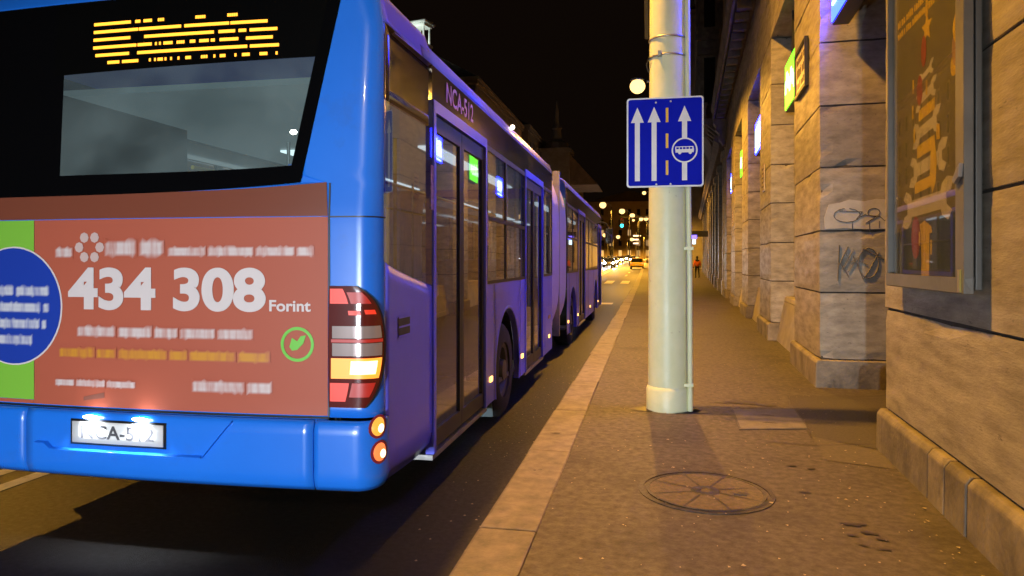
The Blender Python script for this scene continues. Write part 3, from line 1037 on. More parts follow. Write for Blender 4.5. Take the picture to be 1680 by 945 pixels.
for k in range(7):
    m.box(-1.15 + k * .36, -1.0 + k * .36, -1.2, -1.0, 1.9, 2.05)
    m.box(1.0, 1.2, -1.15 + k * .36, -1.0 + k * .36, 1.9, 2.05)
m.build('dentil_band', WST, rp)['kind'] = 'stuff'
m = MB()
m.ell((0, 0, -.2), .3, .3, .25)
m.build('floodlight', emis('floodlight_lens', (.85, 1.0, .92), 18), rp)
d = bpy.data.lights.new('floodlight_glow', 'POINT'); d.energy = 260; d.color = (.85, 1, .92); d.shadow_soft_size = .2
o = bpy.data.objects.new('floodlight_glow', d); COL.objects.link(o); o.parent = rp; o.location = (-.2, -2.4, .6)

# ------------------------------------------------------------------ street lamps
LENS = emis('sodium_lens', (1.0, .60, .20), 2.7)
LENS_W = emis('white_lens', (.9, 1.0, .95), 30)


def lantern(parent, c, dirx=1., lens=LENS, s=1.):
    m_ = MB()
    m_.ell((c[0], c[1], c[2] + .11 * s), .20 * s, .13 * s, .07 * s, 14, 8)
    m_.build('lantern_housing', METAL, parent, smooth=True)
    m_ = MB()
    m_.ell((c[0], c[1], c[2] - .08 * s), .22 * s, .20 * s, .21 * s, 16, 10)
    m_.build('lantern_bowl', lens, parent, smooth=True)


def street_lamp(x, y, h, arm, label, power=0., color=SODIUM, lens=LENS, s=1., size=165):
    g0 = gz(y) + (.12 if x > -.9 or x < -21 else 0)
    t = tag(empty('street_lamp', (x, y, g0)), label, 'street lamp', 'sodium street lamps along the street')
    m_ = MB()
    m_.lathe([(.14, 0), (.14, .5), (.10, .6), (.075, h * .6), (.055, h)], n=12)
    m_.build('post', DARKM, t, smooth=True)
    m_ = MB()
    m_.tube([(0, 0, h - .02), (arm * .25, 0, h + .35), (arm * .6, 0, h + .5), (arm, 0, h + .5)], .04, 8)
    m_.build('arm', METAL, t)
    lantern(t, (arm + (.3 if arm > 0 else -.3), 0, h + .45), 1, lens, s)
    if power:
        lx = arm + (.3 if arm > 0 else -.3)
        spot('lantern_light', (lx, 0, h + .38 - .30 * s), (lx, 0, 0), power, color, size, .35, .18, t)
    return t


street_lamp(1.0, 22.9, 6.8, -1.05, 'bright sodium street lamp left of the blue lane sign', W_LAMP * .42, s=1.12)
far = [(-5.0, 97, 8.5, -.9, 'sodium lamp just right of the bus front, highest of the far row'), (-3.0, 114, 8.6, -.9, 'second far sodium lamp, directly above the green traffic light'),
       (-1.7, 128, 8.6, -.9, 'third far sodium lamp right of the green traffic light'), (-.3, 143, 8.6, -.9, 'fourth far sodium lamp, left of a close pair'),
       (.7, 147, 8.8, -.9, 'far sodium lamp half hidden beside the lamp pole'), (-11.0, 160, 5.9, .9, 'leftmost of the three low sodium lamps over the headlights'),
       (-8.4, 170, 5.7, .9, 'middle of the three low sodium lamps over the headlights'), (-5.4, 182, 5.3, .9, 'rightmost of the three low sodium lamps over the headlights'),
       (-3.0, 200, 11.0, -.9, 'tiny distant sodium lamp between the two lamp rows')]
for i, (x, y, h, arm, lab) in enumerate(far):
    street_lamp(x, y, h, arm, lab, W_LAMP * 1.6, s=2.1 if i != 8 else 1.6)
street_lamp(.7, 82, 8.6, -.9, 'added sodium lamp hidden behind the lamp pole to light the taxi', W_LAMP * 1.3)  # extra lamp added out of sight to light the taxi's rear
street_lamp(-13.5, 238, 7.5, -.9, 'added sodium lamp on the left to light the street end', W_LAMP * 9)  # added to brighten the house at the street end
street_lamp(-1.5, 240, 7.5, -.9, 'added sodium lamp on the right to light the street end', W_LAMP * 9)  # its partner, likewise added for the end house
street_lamp(-20.4, 108, 9.2, 1.2, 'added sodium lamp on the far pavement to light the ochre house', W_LAMP * .6)  # added behind the bus so the left house fronts show
street_lamp(-20.4, 152, 9.2, 1.2, 'added sodium lamp on the far pavement to light the grey house', W_LAMP * .6)  # second lamp added to lift the left house fronts
street_lamp(.6, 56, 8.6, -1.3, 'sodium lamp hidden behind the lamp pole midway along the street', W_LAMP * .8)
street_lamp(-21.6, 14, 9.2, 1.2, 'sodium lamp on the far pavement behind the bus', W_LAMP)
street_lamp(-21.6, 44, 9.2, 1.2, 'sodium lamp on the far pavement beyond the bus front', W_LAMP)
street_lamp(.6, -15, 8.6, -1.6, 'street lamp on the pavement behind the camera', W_LAMP * .32, (1.0, .84, .62), LENS_W)

# the near pole carries a lantern of its own above the frame
LP = tag(empty('lamp_pole', (.19, 7.2, .12)), 'thick pale green painted lamp pole standing on the pavement', 'lamp pole')
m = MB()
m.lathe([(.196, .22), (.187, 2.2), (.175, 5.0), (.150, 9.4), (0, 9.45)], n=40)
m.build('shaft', POLE, LP, smooth=True, auto=40)
m = MB()
m.lathe([(.214, 0), (.214, .205), (.206, .225), (.198, .24), (.190, .24)], n=40)
m.build('base_collar', POLE, LP, smooth=True, auto=40)
m = MB()
ca = math.radians(-25)
ccx, ccy = .215 * math.cos(ca), .215 * math.sin(ca)
m.tube([(ccx + .02, ccy, 0), (ccx + .015, ccy, 1.3), (ccx + .004, ccy, 2.1), (ccx - .012, ccy, 4.6)], .026, 10)
m.build('cable_conduit', POLE, LP, smooth=True, auto=40)
m = MB()
for z in (.25, 1.6):
    m.box(ccx - .04, ccx + .05, ccy - .032, ccy + .03, z, z + .03)
m.build('conduit_clip', POLE, LP)
for z in (3.52, 3.70):
    m = MB()
    m.lathe([(.1855, z), (.190, z + .003), (.190, z + .018), (.1855, z + .021)], n=32)
    m.build('steel_band', METAL, LP, smooth=True)
m = MB()
m.box(-.10, -.065, -.225, -.16, 3.505, 3.555)
m.build('band_clamp', METAL, LP, bevel=.004)
m = MB()
m.tube([(-.19, 0, 3.4), (-.21, -.02, 3.47), (-.185, -.08, 3.53)], .006, 6)
m.tube([(-.205, .02, 3.75), (-.215, .02, 4.4)], .022, 8)
m.build('loose_wire', DARKM, LP)
m = MB()
m.tube([(0, 0, 9.2), (-.5, 0, 9.6), (-1.2, 0, 9.75), (-2.35, 0, 9.75)], .05, 10)
m.build('arm', POLE, LP)
lantern(LP, (-2.55, 0, 9.7), 1, LENS)
spot('lantern_light', (-2.55, 0, 9.34), (-2.55, 0, 0), W_LAMP * .92, SODIUM, 165, .35, .18, LP)

# blue lane sign strapped to the pole
SBL = mat('sign_blue', (.004, .010, .46), .5, col2=(.005, .013, .52), scale=3, spec=.04)
SWH = mat('sign_white', (.80, .80, .82), .4, col2=(.74, .74, .77), scale=12)
SYE = mat('sign_yellow', (.85, .48, .02), .4)
SX, SY, SZ = .155, 6.93, 2.765
sg = tag(empty('lane_sign', (SX, SY, SZ)), 'blue square bus lane sign with three white arrows on the pole', 'road sign')


def rrect(w, h, r, n=5):
    out = []
    for cx_, cz_, a0 in ((w - r, h - r, 0), (-w + r, h - r, 90), (-w + r, -h + r, 180), (w - r, -h + r, 270)):
        out += [(cx_ + r * math.cos(R(a0 + 90 * i / n)), cz_ + r * math.sin(R(a0 + 90 * i / n))) for i in range(n + 1)]
    return out


W2, H2 = .365, .437
MB().prism(rrect(W2, H2, .03), 1, .0, .012).build('backing_plate', METAL, sg)
MB().prism(rrect(W2 - .001, H2 - .001, .03), 1, -.004, -.0005).build('white_border', SWH, sg)
MB().prism(rrect(W2 - .016, H2 - .016, .022), 1, -.008, -.0045).build('blue_face', SBL, sg)


def sign_arrow(x, z0, z1, name='arrow'):
    MB().prism([(x - .024, z0), (x + .024, z0), (x + .024, z1 - .15), (x + .062, z1 - .15), (x, z1), (x - .062, z1 - .15), (x - .024, z1 - .15)], 1, -.011, -.0085).build(name, SWH, sg)


sign_arrow(-.262, -.375, .345)
sign_arrow(-.102, -.375, .345)
sign_arrow(.186, .0, .345, 'arrow')
MB().prism([(.162, -.375), (.210, -.375), (.210, -.205), (.162, -.205)], 1, -.011, -.0085).build('arrow_foot', SWH, sg)
for z in (.19, -.06, -.32):
    MB().box(.009, .033, -.011, -.0085, z, z + .14).build('dash', SYE, sg)
m = MB()
c_ = (.186, -.085)
m.grid(lambda u, v: (c_[0] + (.108 + .014 * v) * math.cos(6.28318 * u), -.012, c_[1] + (.108 + .014 * v) * math.sin(6.28318 * u)), 40, 1)
m.build('ring', SWH, sg)
m = MB()
m.prism([(c_[0] + .109 * math.cos(6.28318 * i / 40), c_[1] + .109 * math.sin(6.28318 * i / 40)) for i in range(40)], 1, -.0115, -.0086)
m.build('ring_field', SBL, sg)
bsx, bsz = c_[0], c_[1] + .006
pict = MB().prism([(bsx - .085, bsz - .028), (bsx + .085, bsz - .028), (bsx + .088, bsz + .0), (bsx + .082, bsz + .03), (bsx - .085, bsz + .03), (bsx - .088, bsz + .02)], 1, -.0145, -.0118).build('bus_pictogram', SWH, sg)
for i in range(5):
    x = bsx - .078 + i * .0315
    MB().box(x, x + .024, -.0165, -.0148, bsz + .004, bsz + .022).build('pictogram_window', SBL, pict)
for x in (-.045, .052):
    MB().prism([(bsx + x + .016 * math.cos(6.283 * i / 14), bsz - .03 + .016 * math.sin(6.283 * i / 14)) for i in range(14)], 1, -.018, -.0155).build('pictogram_wheel', SWH, pict)
for x, z in ((-.085, .385), (.055, .39), (-.08, -.41), (.055, -.41)):
    m = MB()
    m.cyl((x, -.0085, z), (x, -.02, z), .011, .008, 8)
    m.build('bolt', METAL, sg)
m = MB()
for z in (.39, -.40):
    m.box(-.17, .17, .013, .05, z - .02, z + .02)
m.build('mounting_rail', METAL, sg)

# ------------------------------------------------------------------ articulated bus
XC, YR = -2.805, 3.48
HW, CR = 1.375, .12
UO = .1                                 # u is measured from a point 0.1 m right of the middle
AI = HW - CR
AS = AI - UO
ARC = CR * math.pi / 2
BUS = tag(empty('articulated_bus', (XC, YR, 0)), 'long blue articulated city bus with red-brown advert across its rear', 'bus')


def rake(z):
    if z < .70:
        return -.03
    if z < .78:
        return -.03 + .03 * (z - .70) / .08
    if z < 1.86:
        return 0.
    if z < 2.06:
        return .012 * (z - 1.86) / .20
    r = .012 + .05 * (z - 2.06)
    if z > 3.06:
        r += 1.6 * (z - 3.06) ** 2
    return r


def rs(u, z, off=0.):
    """point on the rounded rear of the bus: u along the skin from the middle of the rear, local to BUS"""
    u += UO
    sgn = 1 if u >= 0 else -1
    a = abs(u)
    wt = 1.
    if a <= AI:
        x, y, nx, ny = a, .05 * (a / AI) ** 2, 0., -1.
    elif a <= AI + ARC:
        t = (a - AI) / CR
        x, y, nx, ny = AI + CR * math.sin(t), .05 + CR * (1 - math.cos(t)), math.sin(t), -math.cos(t)
        wt = math.cos(t)
    else:
        x, y, nx, ny = HW, .05 + CR + (a - AI - ARC), 1., 0.
        wt = 0.
    k = 0.
    if z > 2.9:                               # tuck in to the roof
        k = (.55 * (z - 2.9) ** 2 + .1 * (z - 2.9)) * nx
    if z < .45:                               # rounded lower edge of the bumper
        k = 4. * (.45 - z) ** 2
    x -= k * nx
    y += -k * ny
    return (sgn * (x + nx * off), y + rake(z) * wt + ny * off, z)


def patch(name, m_, u0, u1, z0, z1, off, parent=None, nu=16, nv=8, smooth=True, thick=0.):
    """u0,u1 may be functions of z; z0,z1 functions of the 0..1 u parameter"""
    fu0 = u0 if callable(u0) else (lambda z: u0)
    fu1 = u1 if callable(u1) else (lambda z: u1)
    fz0 = z0 if callable(z0) else (lambda s: z0)
    fz1 = z1 if callable(z1) else (lambda s: z1)

    def fn(s, v):
        za, zb = fz0(s), fz1(s)
        z = za + (zb - za) * v
        u = fu0(z) + (fu1(z) - fu0(z)) * s
        return rs(u, z, off)
    mb = MB().grid(fn, nu, nv)
    o = mb.build(name, m_, parent or BUS, smooth, recalc=False)
    if thick:
        md = o.modifiers.new('thickness', 'SOLIDIFY'); md.thickness = thick; md.offset = -1
    return o


def upos(Y):
    return (Y - YR) - .05 - CR + AS + ARC


def rear_text(name, s_, size, m_, parent, uc, zc, off, bold, sx):
    o = text(name, s_, size, m_, parent, (0, 0, 0), (0, 0, 0), .0004, bold, 1.)
    for v in o.data.vertices:
        v.co = rs(uc + v.co.x * sx, zc + v.co.y, off + v.co.z)
    o['kind'] = 'stuff'
    return o


UD = upos(4.50)
glr = lambda z: .845 + .203 * (z - 2.05)              # right edge of the rear glass
# painted shell: corners, waist, header
patch('corner_panel', BLUE, lambda z: 1.0 - .06 * max(0, z - 1.85) - .005 if z < 2.04 else max(.84, glr(z) - .03), AS + ARC + .005, .76, 3.2, 0, nu=18, nv=50, thick=.02)
patch('corner_panel', BLUE, -(AI + UO + ARC + .6), -1.40, .76, 3.2, 0, nu=18, nv=50, thick=.02)
patch('rear_header', BLUE, lambda z: -1.42, lambda z: glr(z) - .005, 3.135, 3.24, 0, nu=24, nv=6, thick=.02)
patch('rear_hatch', BLUE, -1.17, lambda z: 1.0 - .06 * max(0, z - 1.85), .74, 2.035, -.002, nu=40, nv=24, thick=.02)
patch('hatch_seam', BLACK, 1.003, 1.012, .765, 2.03, .004, nu=1, nv=20)
patch('hatch_seam', BLACK, -1.16, 1.012, .752, .763, .006, nu=40, nv=1)
patch('corner_trim', BLACK, 1.01, AS + ARC, 1.842, 1.85, .003, nu=12, nv=1)
patch('corner_fill', BLUE, .76, 1.02, 1.98, 2.14, -.006, nu=10, nv=4)
# side skin behind door 1: lower blue panel under a sweeping glass line
patch('side_panel', BLUE_S, AS + ARC + .005, UD, lambda s: .38 - .08 * s, lambda s: 1.60 - .16 * s ** .8, 0, nu=12, nv=14, thick=.02)
patch('side_header', BAND, AS + ARC - .02, UD, 2.50, 2.93, .001, nu=10, nv=6, thick=.02)
patch('quarter_window', BGLASS, AS + ARC - .02, UD, lambda s: 1.605 - .16 * s ** .8, 2.499, .001, nu=12, nv=12)
patch('roof_edge', BLUE_S, AS + ARC - .01, UD, 2.93, 3.12, .0, nu=10, nv=6, thick=.02)
# bumper in three pieces
for a, b in ((-1.8, -.87), (-.862, .935), (.943, AS + ARC + .02)):
    patch('bumper_section', BLUE, a, b, .37, .748, .016, nu=30 if b > .5 and a < 0 else 16, nv=14, thick=.03)
m = MB()
m.grid(lambda u, v: rs(-.78 + 1.08 * u, .535 - .012 * v + (.03 * (u < .08) + .0), .017 + .03 * math.sin(math.pi * min(1, max(0, v)))), 30, 6)
m.build('plate_ledge', BLUE, BUS, smooth=True)
m = MB()
m.grid(lambda u, v: rs(.30 + .17 * u, .523 + .20 * u + .012 * v, .017 + .018 * math.sin(math.pi * v)), 6, 5)
m.build('plate_ledge', BLUE, BUS, smooth=True)
patch('underside_lip', BLACK, -1.5, AS + ARC, .345, .375, -.03, nu=30, nv=2)
# number plate with its two lamps
npl = patch('number_plate', mat('plate_white', (.8, .8, .8), .4), -.53, .06, .572, .692, .026, nu=8, nv=3, thick=.006)
patch('plate_rim', BLACK, -.545, .075, .56, .704, .021, nu=8, nv=3, thick=.004)
rear_text('plate_lettering', 'NCA-512', .105, mat('plate_ink', (.08, .08, .09), .5), npl, -.235, .632, .0275, .002, 1.15)
PLL = emis('plate_lamp', (.85, .92, 1.0), 45)
for u in (-.40, -.08):
    p = rs(u, .722, .05)
    m = MB()
    m.ell((p[0], p[1] + .008, p[2]), .05, .012, .010, 10, 6)
    m.build('plate_lamp', PLL, BUS)
    spot('plate_glow', (p[0], p[1] - .02, p[2] - .014), (p[0], p[1] + .035, p[2] - .10), 13, (.85, .92, 1), 120, .6, .008, BUS)

GLOSSB = mat('gloss_black_glass', (.0025, .0025, .003), .1, spec=.5)
# rear glass, black end panel, LED board
gb = lambda s: 2.03 + (.10 * max(0, (s - .93) / .07) ** 2) - .035 * math.sin(math.pi * min(s, 1)) * .6
patch('rear_window', RGLASS, -.68, lambda z: glr(z) - .02, gb, 3.135, .004, nu=48, nv=16)
patch('black_end_panel', GLOSSB, -1.42, -.68, 1.99, 3.135, .003, nu=8, nv=14)
patch('window_seal', GLOSSB, lambda z: glr(z) - .075, lambda z: glr(z) - .002, 2.06, 3.135, .006, nu=3, nv=20)
patch('window_seal', GLOSSB, -1.4, lambda z: glr(z) - .005, lambda s: 1.985 + .05 * s ** 4, lambda s: 2.105 + .03 * s ** 6, .0062, nu=40, nv=2)
LEDC = emis('led_amber', (1.0, .38, .03), 2.6)
lb = patch('led_board', mat('black_screen', (.0025, .0025, .0025), .15), -.75, lambda z: glr(z) - .03, lambda s: 2.70 + .03 * s, 3.134, .0055, nu=40, nv=8)
rows = [[(135, 430), (465, 505), (530, 595), (640, 690), (925, 1000), (1160, 1235)],
        [(135, 490), (496, 820), (845, 1175), (1185, 1450)],
        [(135, 430), (540, 1065), (1100, 1220), (1245, 1300), (1325, 1520)],
        [(135, 480), (490, 600), (625, 640), (655, 672), (690, 760), (790, 850), (890, 930), (960, 1030), (1045, 1075), (1110, 1245), (1300, 1490)],
        [(155, 425), (490, 1310), (1330, 1535)],
        [(255, 350), (372, 500), (580, 600), (620, 640), (650, 690), (703, 718), (745, 760), (797, 820), (860, 902), (975, 1025), (1068, 1082), (1115, 1155), (1218, 1238), (1275, 1330), (1400, 1455), (1510, 1530)]]
m = MB()
for ri, row in enumerate(rows):
    for a, b in row:
        n_ = max(1, int((b - a) / 13))
        for k in range(n_):
            t = a + (b - a) * (k + .5) / n_
            x = -.378 + 1.175 * (t - 135) / 1400
            z = 2.988 - ri * .0460
            ux = x - UO
            m.add([rs(ux - .0058, z - .0088, .009), rs(ux + .0058, z - .0088, .009), rs(ux + .0058, z + .0088, .009), rs(ux - .0058, z + .0088, .009)], [(0, 1, 2, 3)])
m.build('led_dots', LEDC, lb)['kind'] = 'stuff'

# advert wrap on the hatch: red-brown field, green strip, blue disc, lettering
ADR = mat('advert_red', (.42, .095, .052), .5, col2=(.42, .095, .052), scale=1.5, spec=.3)
ADG = mat('advert_green', (.21, .50, .05), .35, coat=.3)
ADB = mat('advert_blue', (.012, .045, .36), .35, coat=.3)
ADW = mat('advert_white', (.66, .58, .57), .4)


def print_mat(name, ink, ground):
    """a line of print too small to read: ink and ground mixed in fine upright strokes"""
    m_ = bpy.data.materials.new(name); m_.use_nodes = True
    n, l = nodes(m_)
    b = n['Principled BSDF']; b.inputs['Roughness'].default_value = .4
    tc = n.new('ShaderNodeTexCoord'); mp = n.new('ShaderNodeMapping'); mp.inputs['Scale'].default_value = (26, 26, 5)
    nz = n.new('ShaderNodeTexNoise'); nz.inputs['Scale'].default_value = 1.; nz.inputs['Detail'].default_value = 2
    mr = n.new('ShaderNodeMapRange'); mr.inputs[1].default_value = .30; mr.inputs[2].default_value = .60
    mr.inputs[3].default_value = .35; mr.inputs[4].default_value = .9
    at = n.new('ShaderNodeAttribute'); at.attribute_name = 'edge'      # ink thins out towards the rim of the strokes
    ml = n.new('ShaderNodeMath'); ml.operation = 'MULTIPLY'
    mx = n.new('ShaderNodeMix'); mx.data_type = 'RGBA'
    mx.inputs[6].default_value = (*ground, 1); mx.inputs[7].default_value = (*ink, 1)
    l.new(tc.outputs['Object'], mp.inputs[0]); l.new(mp.outputs[0], nz.inputs['Vector']); l.new(nz.outputs['Fac'], mr.inputs[0])
    l.new(mr.outputs[0], ml.inputs[0]); l.new(at.outputs['Fac'], ml.inputs[1])
    l.new(ml.outputs[0], mx.inputs[0]); l.new(mx.outputs[2], b.inputs['Base Color'])
    return m_


PRW = print_mat('fine_white_print', (.66, .58, .57), (.42, .095, .052))
PRY = print_mat('fine_yellow_print', (.62, .28, .02), (.42, .095, .052))
PRB = print_mat('fine_white_on_blue_print', (.62, .62, .66), (.012, .045, .36))
ADY = mat('advert_yellow', (.62, .28, .02), .4)
ad = patch('advert', ADR, -.85, 1.0, .768, 1.846, .003, nu=40, nv=24)
patch('advert_top_band', mat('advert_dark_red', (.20, .055, .03), .3, coat=.3), -1.165, lambda z: 1.0 - .06 * (z - 1.85), 1.85, lambda s: 1.99 + .045 * s ** 4, .0045, ad, nu=40, nv=6)
patch('green_strip', ADG, -1.165, -.853, .79, 1.846, .003, ad, nu=8, nv=12)
patch('red_edge', ADR, -1.165, -.853, .768, .788, .003, ad, nu=8, nv=1)


def disc(name, uc, zc, r, off, m_, r_in=0.):
    mm = MB()
    mm.grid(lambda s, v: rs(max(-1.162, uc + (r_in + (r - r_in) * v) * math.cos(6.28318 * s)), zc + (r_in + (r - r_in) * v) * math.sin(6.28318 * s), off), 56, 6)
    return mm.build(name, m_, ad, True)


disc('disc_rim', -1.0, 1.34, .352, .0045, ADW)
disc('blue_disc', -1.002, 1.34, .343, .0058, ADB)


def words(name, m_, u0, u1, zc, h, seed, off=.0065):
    """one line of unreadable small print: a band per word with ink fading at its rim"""
    r_ = random.Random(seed)
    vs_, fs_, ed = [], [], []
    u = u0
    while u < u1 - .02:
        w = min(r_.uniform(2.5, 7.5) * h, u1 - u)
        n_ = max(3, int(w / (h * .35)))
        base = len(vs_)
        for i in range(n_ + 1):
            t = i / n_
            up = h * (.62 + (.22 if r_.random() < .25 else 0))
            dn = h * (.62 + (.18 if r_.random() < .12 else 0))
            endf = 0. if i in (0, n_) else 1.
            for zz_, e in ((-dn, 0.), (-h * .34, endf), (0, endf * .92), (h * .34, endf), (up, 0.)):
                vs_.append(rs(u + w * t, zc + zz_, off)); ed.append(e)
        for i in range(n_):
            for k in range(4):
                p_ = base + i * 5 + k
                fs_.append((p_, p_ + 5, p_ + 6, p_ + 1))
        u += w + h * .10
    me = bpy.data.meshes.new(name)
    me.from_pydata(vs_, [], fs_)
    att = me.attributes.new('edge', 'FLOAT', 'POINT')
    for i, e in enumerate(ed):
        att.data[i].value = e
    me.materials.append(m_)
    o = link_mesh(name, me, ad)
    o['kind'] = 'stuff'
    return o


for (u1, zc, sd) in ((-.735, 1.428, 21), (-.735, 1.331, 22), (-.756, 1.234, 23), (-.84, 1.139, 24)):
    words('disc_lettering', PRB, -1.16, u1, zc, .05, sd)
words('small_lettering', PRW, -.70, -.56, 1.655, .05, 31)
words('bold_lettering', PRW, -.36, .033, 1.678, .075, 32)
words('small_lettering', PRW, .05, .926, 1.658, .045, 33)
m = MB()
for k in range(6):
    a = k * math.pi / 3
    p = [(-.46 + .07 * math.cos(a) + .03 * math.cos(t), 1.685 + .065 * math.sin(a) + .03 * math.sin(t)) for t in [6.283 * i / 8 for i in range(8)]]
    m.add([rs(x, z, .0062) for x, z in p], [tuple(range(8))])
m.build('flower_mark', mat('advert_faded_white', (.56, .40, .37), .5), ad)['kind'] = 'stuff'
words('small_lettering', PRW, -.548, .575, 1.20, .052, 34)
words('yellow_lettering', PRY, -.672, .674, 1.075, .048, 35)
words('small_lettering', PRW, -.70, -.136, .90, .034, 36)
words('small_lettering', PRW, .199, .699, .907, .055, 37)
rear_text('figure_lettering', '434 308', .315, ADW, ad, .024, 1.434, .0065, .012, 1.20)
rear_text('figure_unit', 'Forint', .085, ADW, ad, .782, 1.358, .0065, .002, 1.15)
EMG = mat('emblem_green', (.14, .52, .03), .4)
disc('emblem_ring', .828, 1.152, .095, .0066, EMG, .078)
m = MB()
lf = [(-.045, -.02), (-.03, .03), (.0, .012), (.02, .04), (.05, .045), (.035, .0), (.0, -.035), (-.03, -.04)]
m.add([rs(.828 + x, 1.157 + z, .0068) for x, z in lf], [tuple(range(len(lf)))])
m.build('emblem_leaf', EMG, ad)
patch('advert_scuff', mat('scuff', (.22, .07, .045), .6), -.5, -.36, lambda s: .80 + .02 * s, lambda s: .822 + .03 * s, .005, ad, nu=6, nv=1)

# tail lamp cluster (right); the left one sits outside the frame but belongs to the bus
TR0 = mat('lamp_dark_red', (.10, .008, .006), .15, coat=.6)
TR1 = emis('lamp_red_glow', (1.0, .05, .02), .9)
TR2 = emis('lamp_red_dim', (1.0, .05, .03), .35)
TA = emis('indicator_lit', (1.0, .28, .03), 2.0)
TAC = emis('indicator_core', (1.0, .66, .28), 4.0)
TAM = emis('side_amber_lamp', (1.0, .40, .05), 1.25)
TW = mat('lamp_reflector', (.50, .40, .38), .15, .6)


def tail(sg_):
    def ur(z):
        t = (z - 1.143) / .356
        return 1.018 + .30 * max(.0, 1 - t * t * .72 - max(0, t) ** 4 * .22) ** .5

    def zz(z):
        return 1.143 + (z - 1.12) * .95

    def pt(name, m_, k0, k1, z0, z1, off, par, nv=4):
        o_ = 0 if sg_ > 0 else -2 * UO
        a = lambda z: o_ + sg_ * (1.018 + (ur(z) - 1.018) * k0)
        b = lambda z: o_ + sg_ * (1.018 + (ur(z) - 1.018) * k1)
        return patch(name, m_, a, b, zz(z0), zz(z1), off, par, nu=12, nv=nv)
    base = pt('tail_light', TR0, -.04, 1.0, .775, 1.465, .012, BUS, 24)
    pt('upper_lens', TR1, .0, .42, 1.365, 1.45, .016, base)
    pt('upper_lens', TR2, .48, .90, 1.365, 1.43, .016, base)
    pt('lens_bar', TR1, .38, .62, 1.30, 1.325, .016, base)
    pt('lens_bar', TR1, .70, .90, 1.305, 1.33, .016, base)
    pt('reverse_lens', TW, .04, .92, 1.168, 1.238, .016, base)
    pt('lens_strip', TR2, .02, .94, 1.145, 1.163, .016, base)
    pt('reverse_lens', TW, .04, .92, 1.068, 1.14, .016, base)
    il = pt('indicator_lens', TA, .02, .93, .94, 1.055, .016, base)
    pt('indicator_bulb', TAC, .40, .84, .965, 1.04, .020, base)
    pt('brake_lens', TR1, .0, .40, .81, .915, .016, base)
    pt('brake_lens', TR2, .46, .90, .835, .915, .016, base)
    pt('lamp_rim', BLACK, .985, 1.03, .775, 1.465, .014, base, 24)
    return base


tail(1)
tail(-1)
for sg_ in (1,):
    for zc, mt, du in ((.711, TAM, 1.275), (.572, emis('side_red_lamp', (1., .20, .05), 1.5), 1.285)):
        m = MB()
        m.grid(lambda s, v: rs(du + .034 * v * math.cos(6.28318 * s), zc + .050 * v * math.sin(6.28318 * s), .02 + .016 * (1 - v * v)), 18, 4)
        so = m.build('corner_lamp', mt, BUS, True)
        m = MB()
        m.grid(lambda s, v: rs(du + (.034 + .014 * v) * math.cos(6.28318 * s), zc + (.050 + .014 * v) * math.sin(6.28318 * s), .0195), 18, 1)
        m.build('lamp_rim', mat('lamp_rim_red', (.25, .02, .03), .4), so)
        m = MB()
        m.grid(lambda s, v: rs(du + .004 + .014 * v * math.cos(6.28318 * s), zc - .006 + .024 * v * math.sin(6.28318 * s), .0375), 12, 2)
        m.build('bulb_glow', emis('lamp_hot_core', (1., .80, .42), 3.2), so)
# vent on the side
UV = upos(3.85)
patch('vent', BLACK, UV, UV + .20, 1.16, 1.28, .004, nu=4, nv=3)
for z in (1.16, 1.215, 1.27):
    patch('vent_slat', BLUE_S, UV - .005, UV + .205, z, z + .012, .009, nu=4, nv=1)

# ---- flat sides, in world numbers moved to the bus frame
XS = HW                                 # right side plane, local x


def Yl(Y):
    return Y - YR


def sbox(name, m_, Y0, Y1, z0, z1, d0=0., d1=-.03, parent=None, bevel=0.):
    return MB().box(XS + d1, XS + d0, Yl(Y0), Yl(Y1), z0, z1).build(name, m_, parent or BUS, bevel=bevel)


def arch_panel(Y0, Y1, z0, z1, yc, rad, zc=.50):
    """side panel with a wheel arch cut out"""
    pts = [(Yl(Y0), z0), (Yl(Y0), z1), (Yl(Y1), z1), (Yl(Y1), z0)]
    a0 = math.asin((z0 - zc) / rad) if abs(z0 - zc) < rad else 0
    arc_ = [(Yl(yc) + rad * math.cos(t), zc + rad * math.sin(t)) for t in [a0 + (math.pi - 2 * a0) * i / 20 for i in range(21)]]
    # arc_ runs from +y side to -y side; build as strips to keep the polygon simple
    mm = MB()
    left = [(Yl(Y0), z0), (Yl(Y0), z1)]
    n_ = len(arc_)
    ring = arc_
    for i in range(n_ - 1):
        (ya, za), (yb, zb) = ring[i], ring[i + 1]
        mm.add([(XS, ya, za), (XS, yb, zb), (XS, yb, z1), (XS, ya, z1)], [(0, 1, 2, 3)])
        mm.add([(XS, ya, za), (XS, yb, zb), (XS - .06, yb, zb), (XS - .06, ya, za)], [(0, 1, 2, 3)])
    y_hi, y_lo = ring[0][0], ring[-1][0]
    mm.add([(XS, y_hi, z0), (XS, Yl(Y1), z0), (XS, Yl(Y1), z1), (XS, y_hi, z1)], [(0, 1, 2, 3)])
    mm.add([(XS, Yl(Y0), z0), (XS, y_lo, z0), (XS, y_lo, z1), (XS, Yl(Y0), z1)], [(0, 1, 2, 3)])
    o = mm.build('side_panel', BLUE_S, BUS)
    o2 = MB().grid(lambda u, v: (XS + .008 * math.sin(math.pi * v), Yl(yc) + (rad + .035 * v) * math.cos(a0 + (math.pi - 2 * a0) * u), zc + (rad + .035 * v) * math.sin(a0 + (math.pi - 2 * a0) * u)), 20, 3).build('arch_lip', BLUE_S, o)
    return o


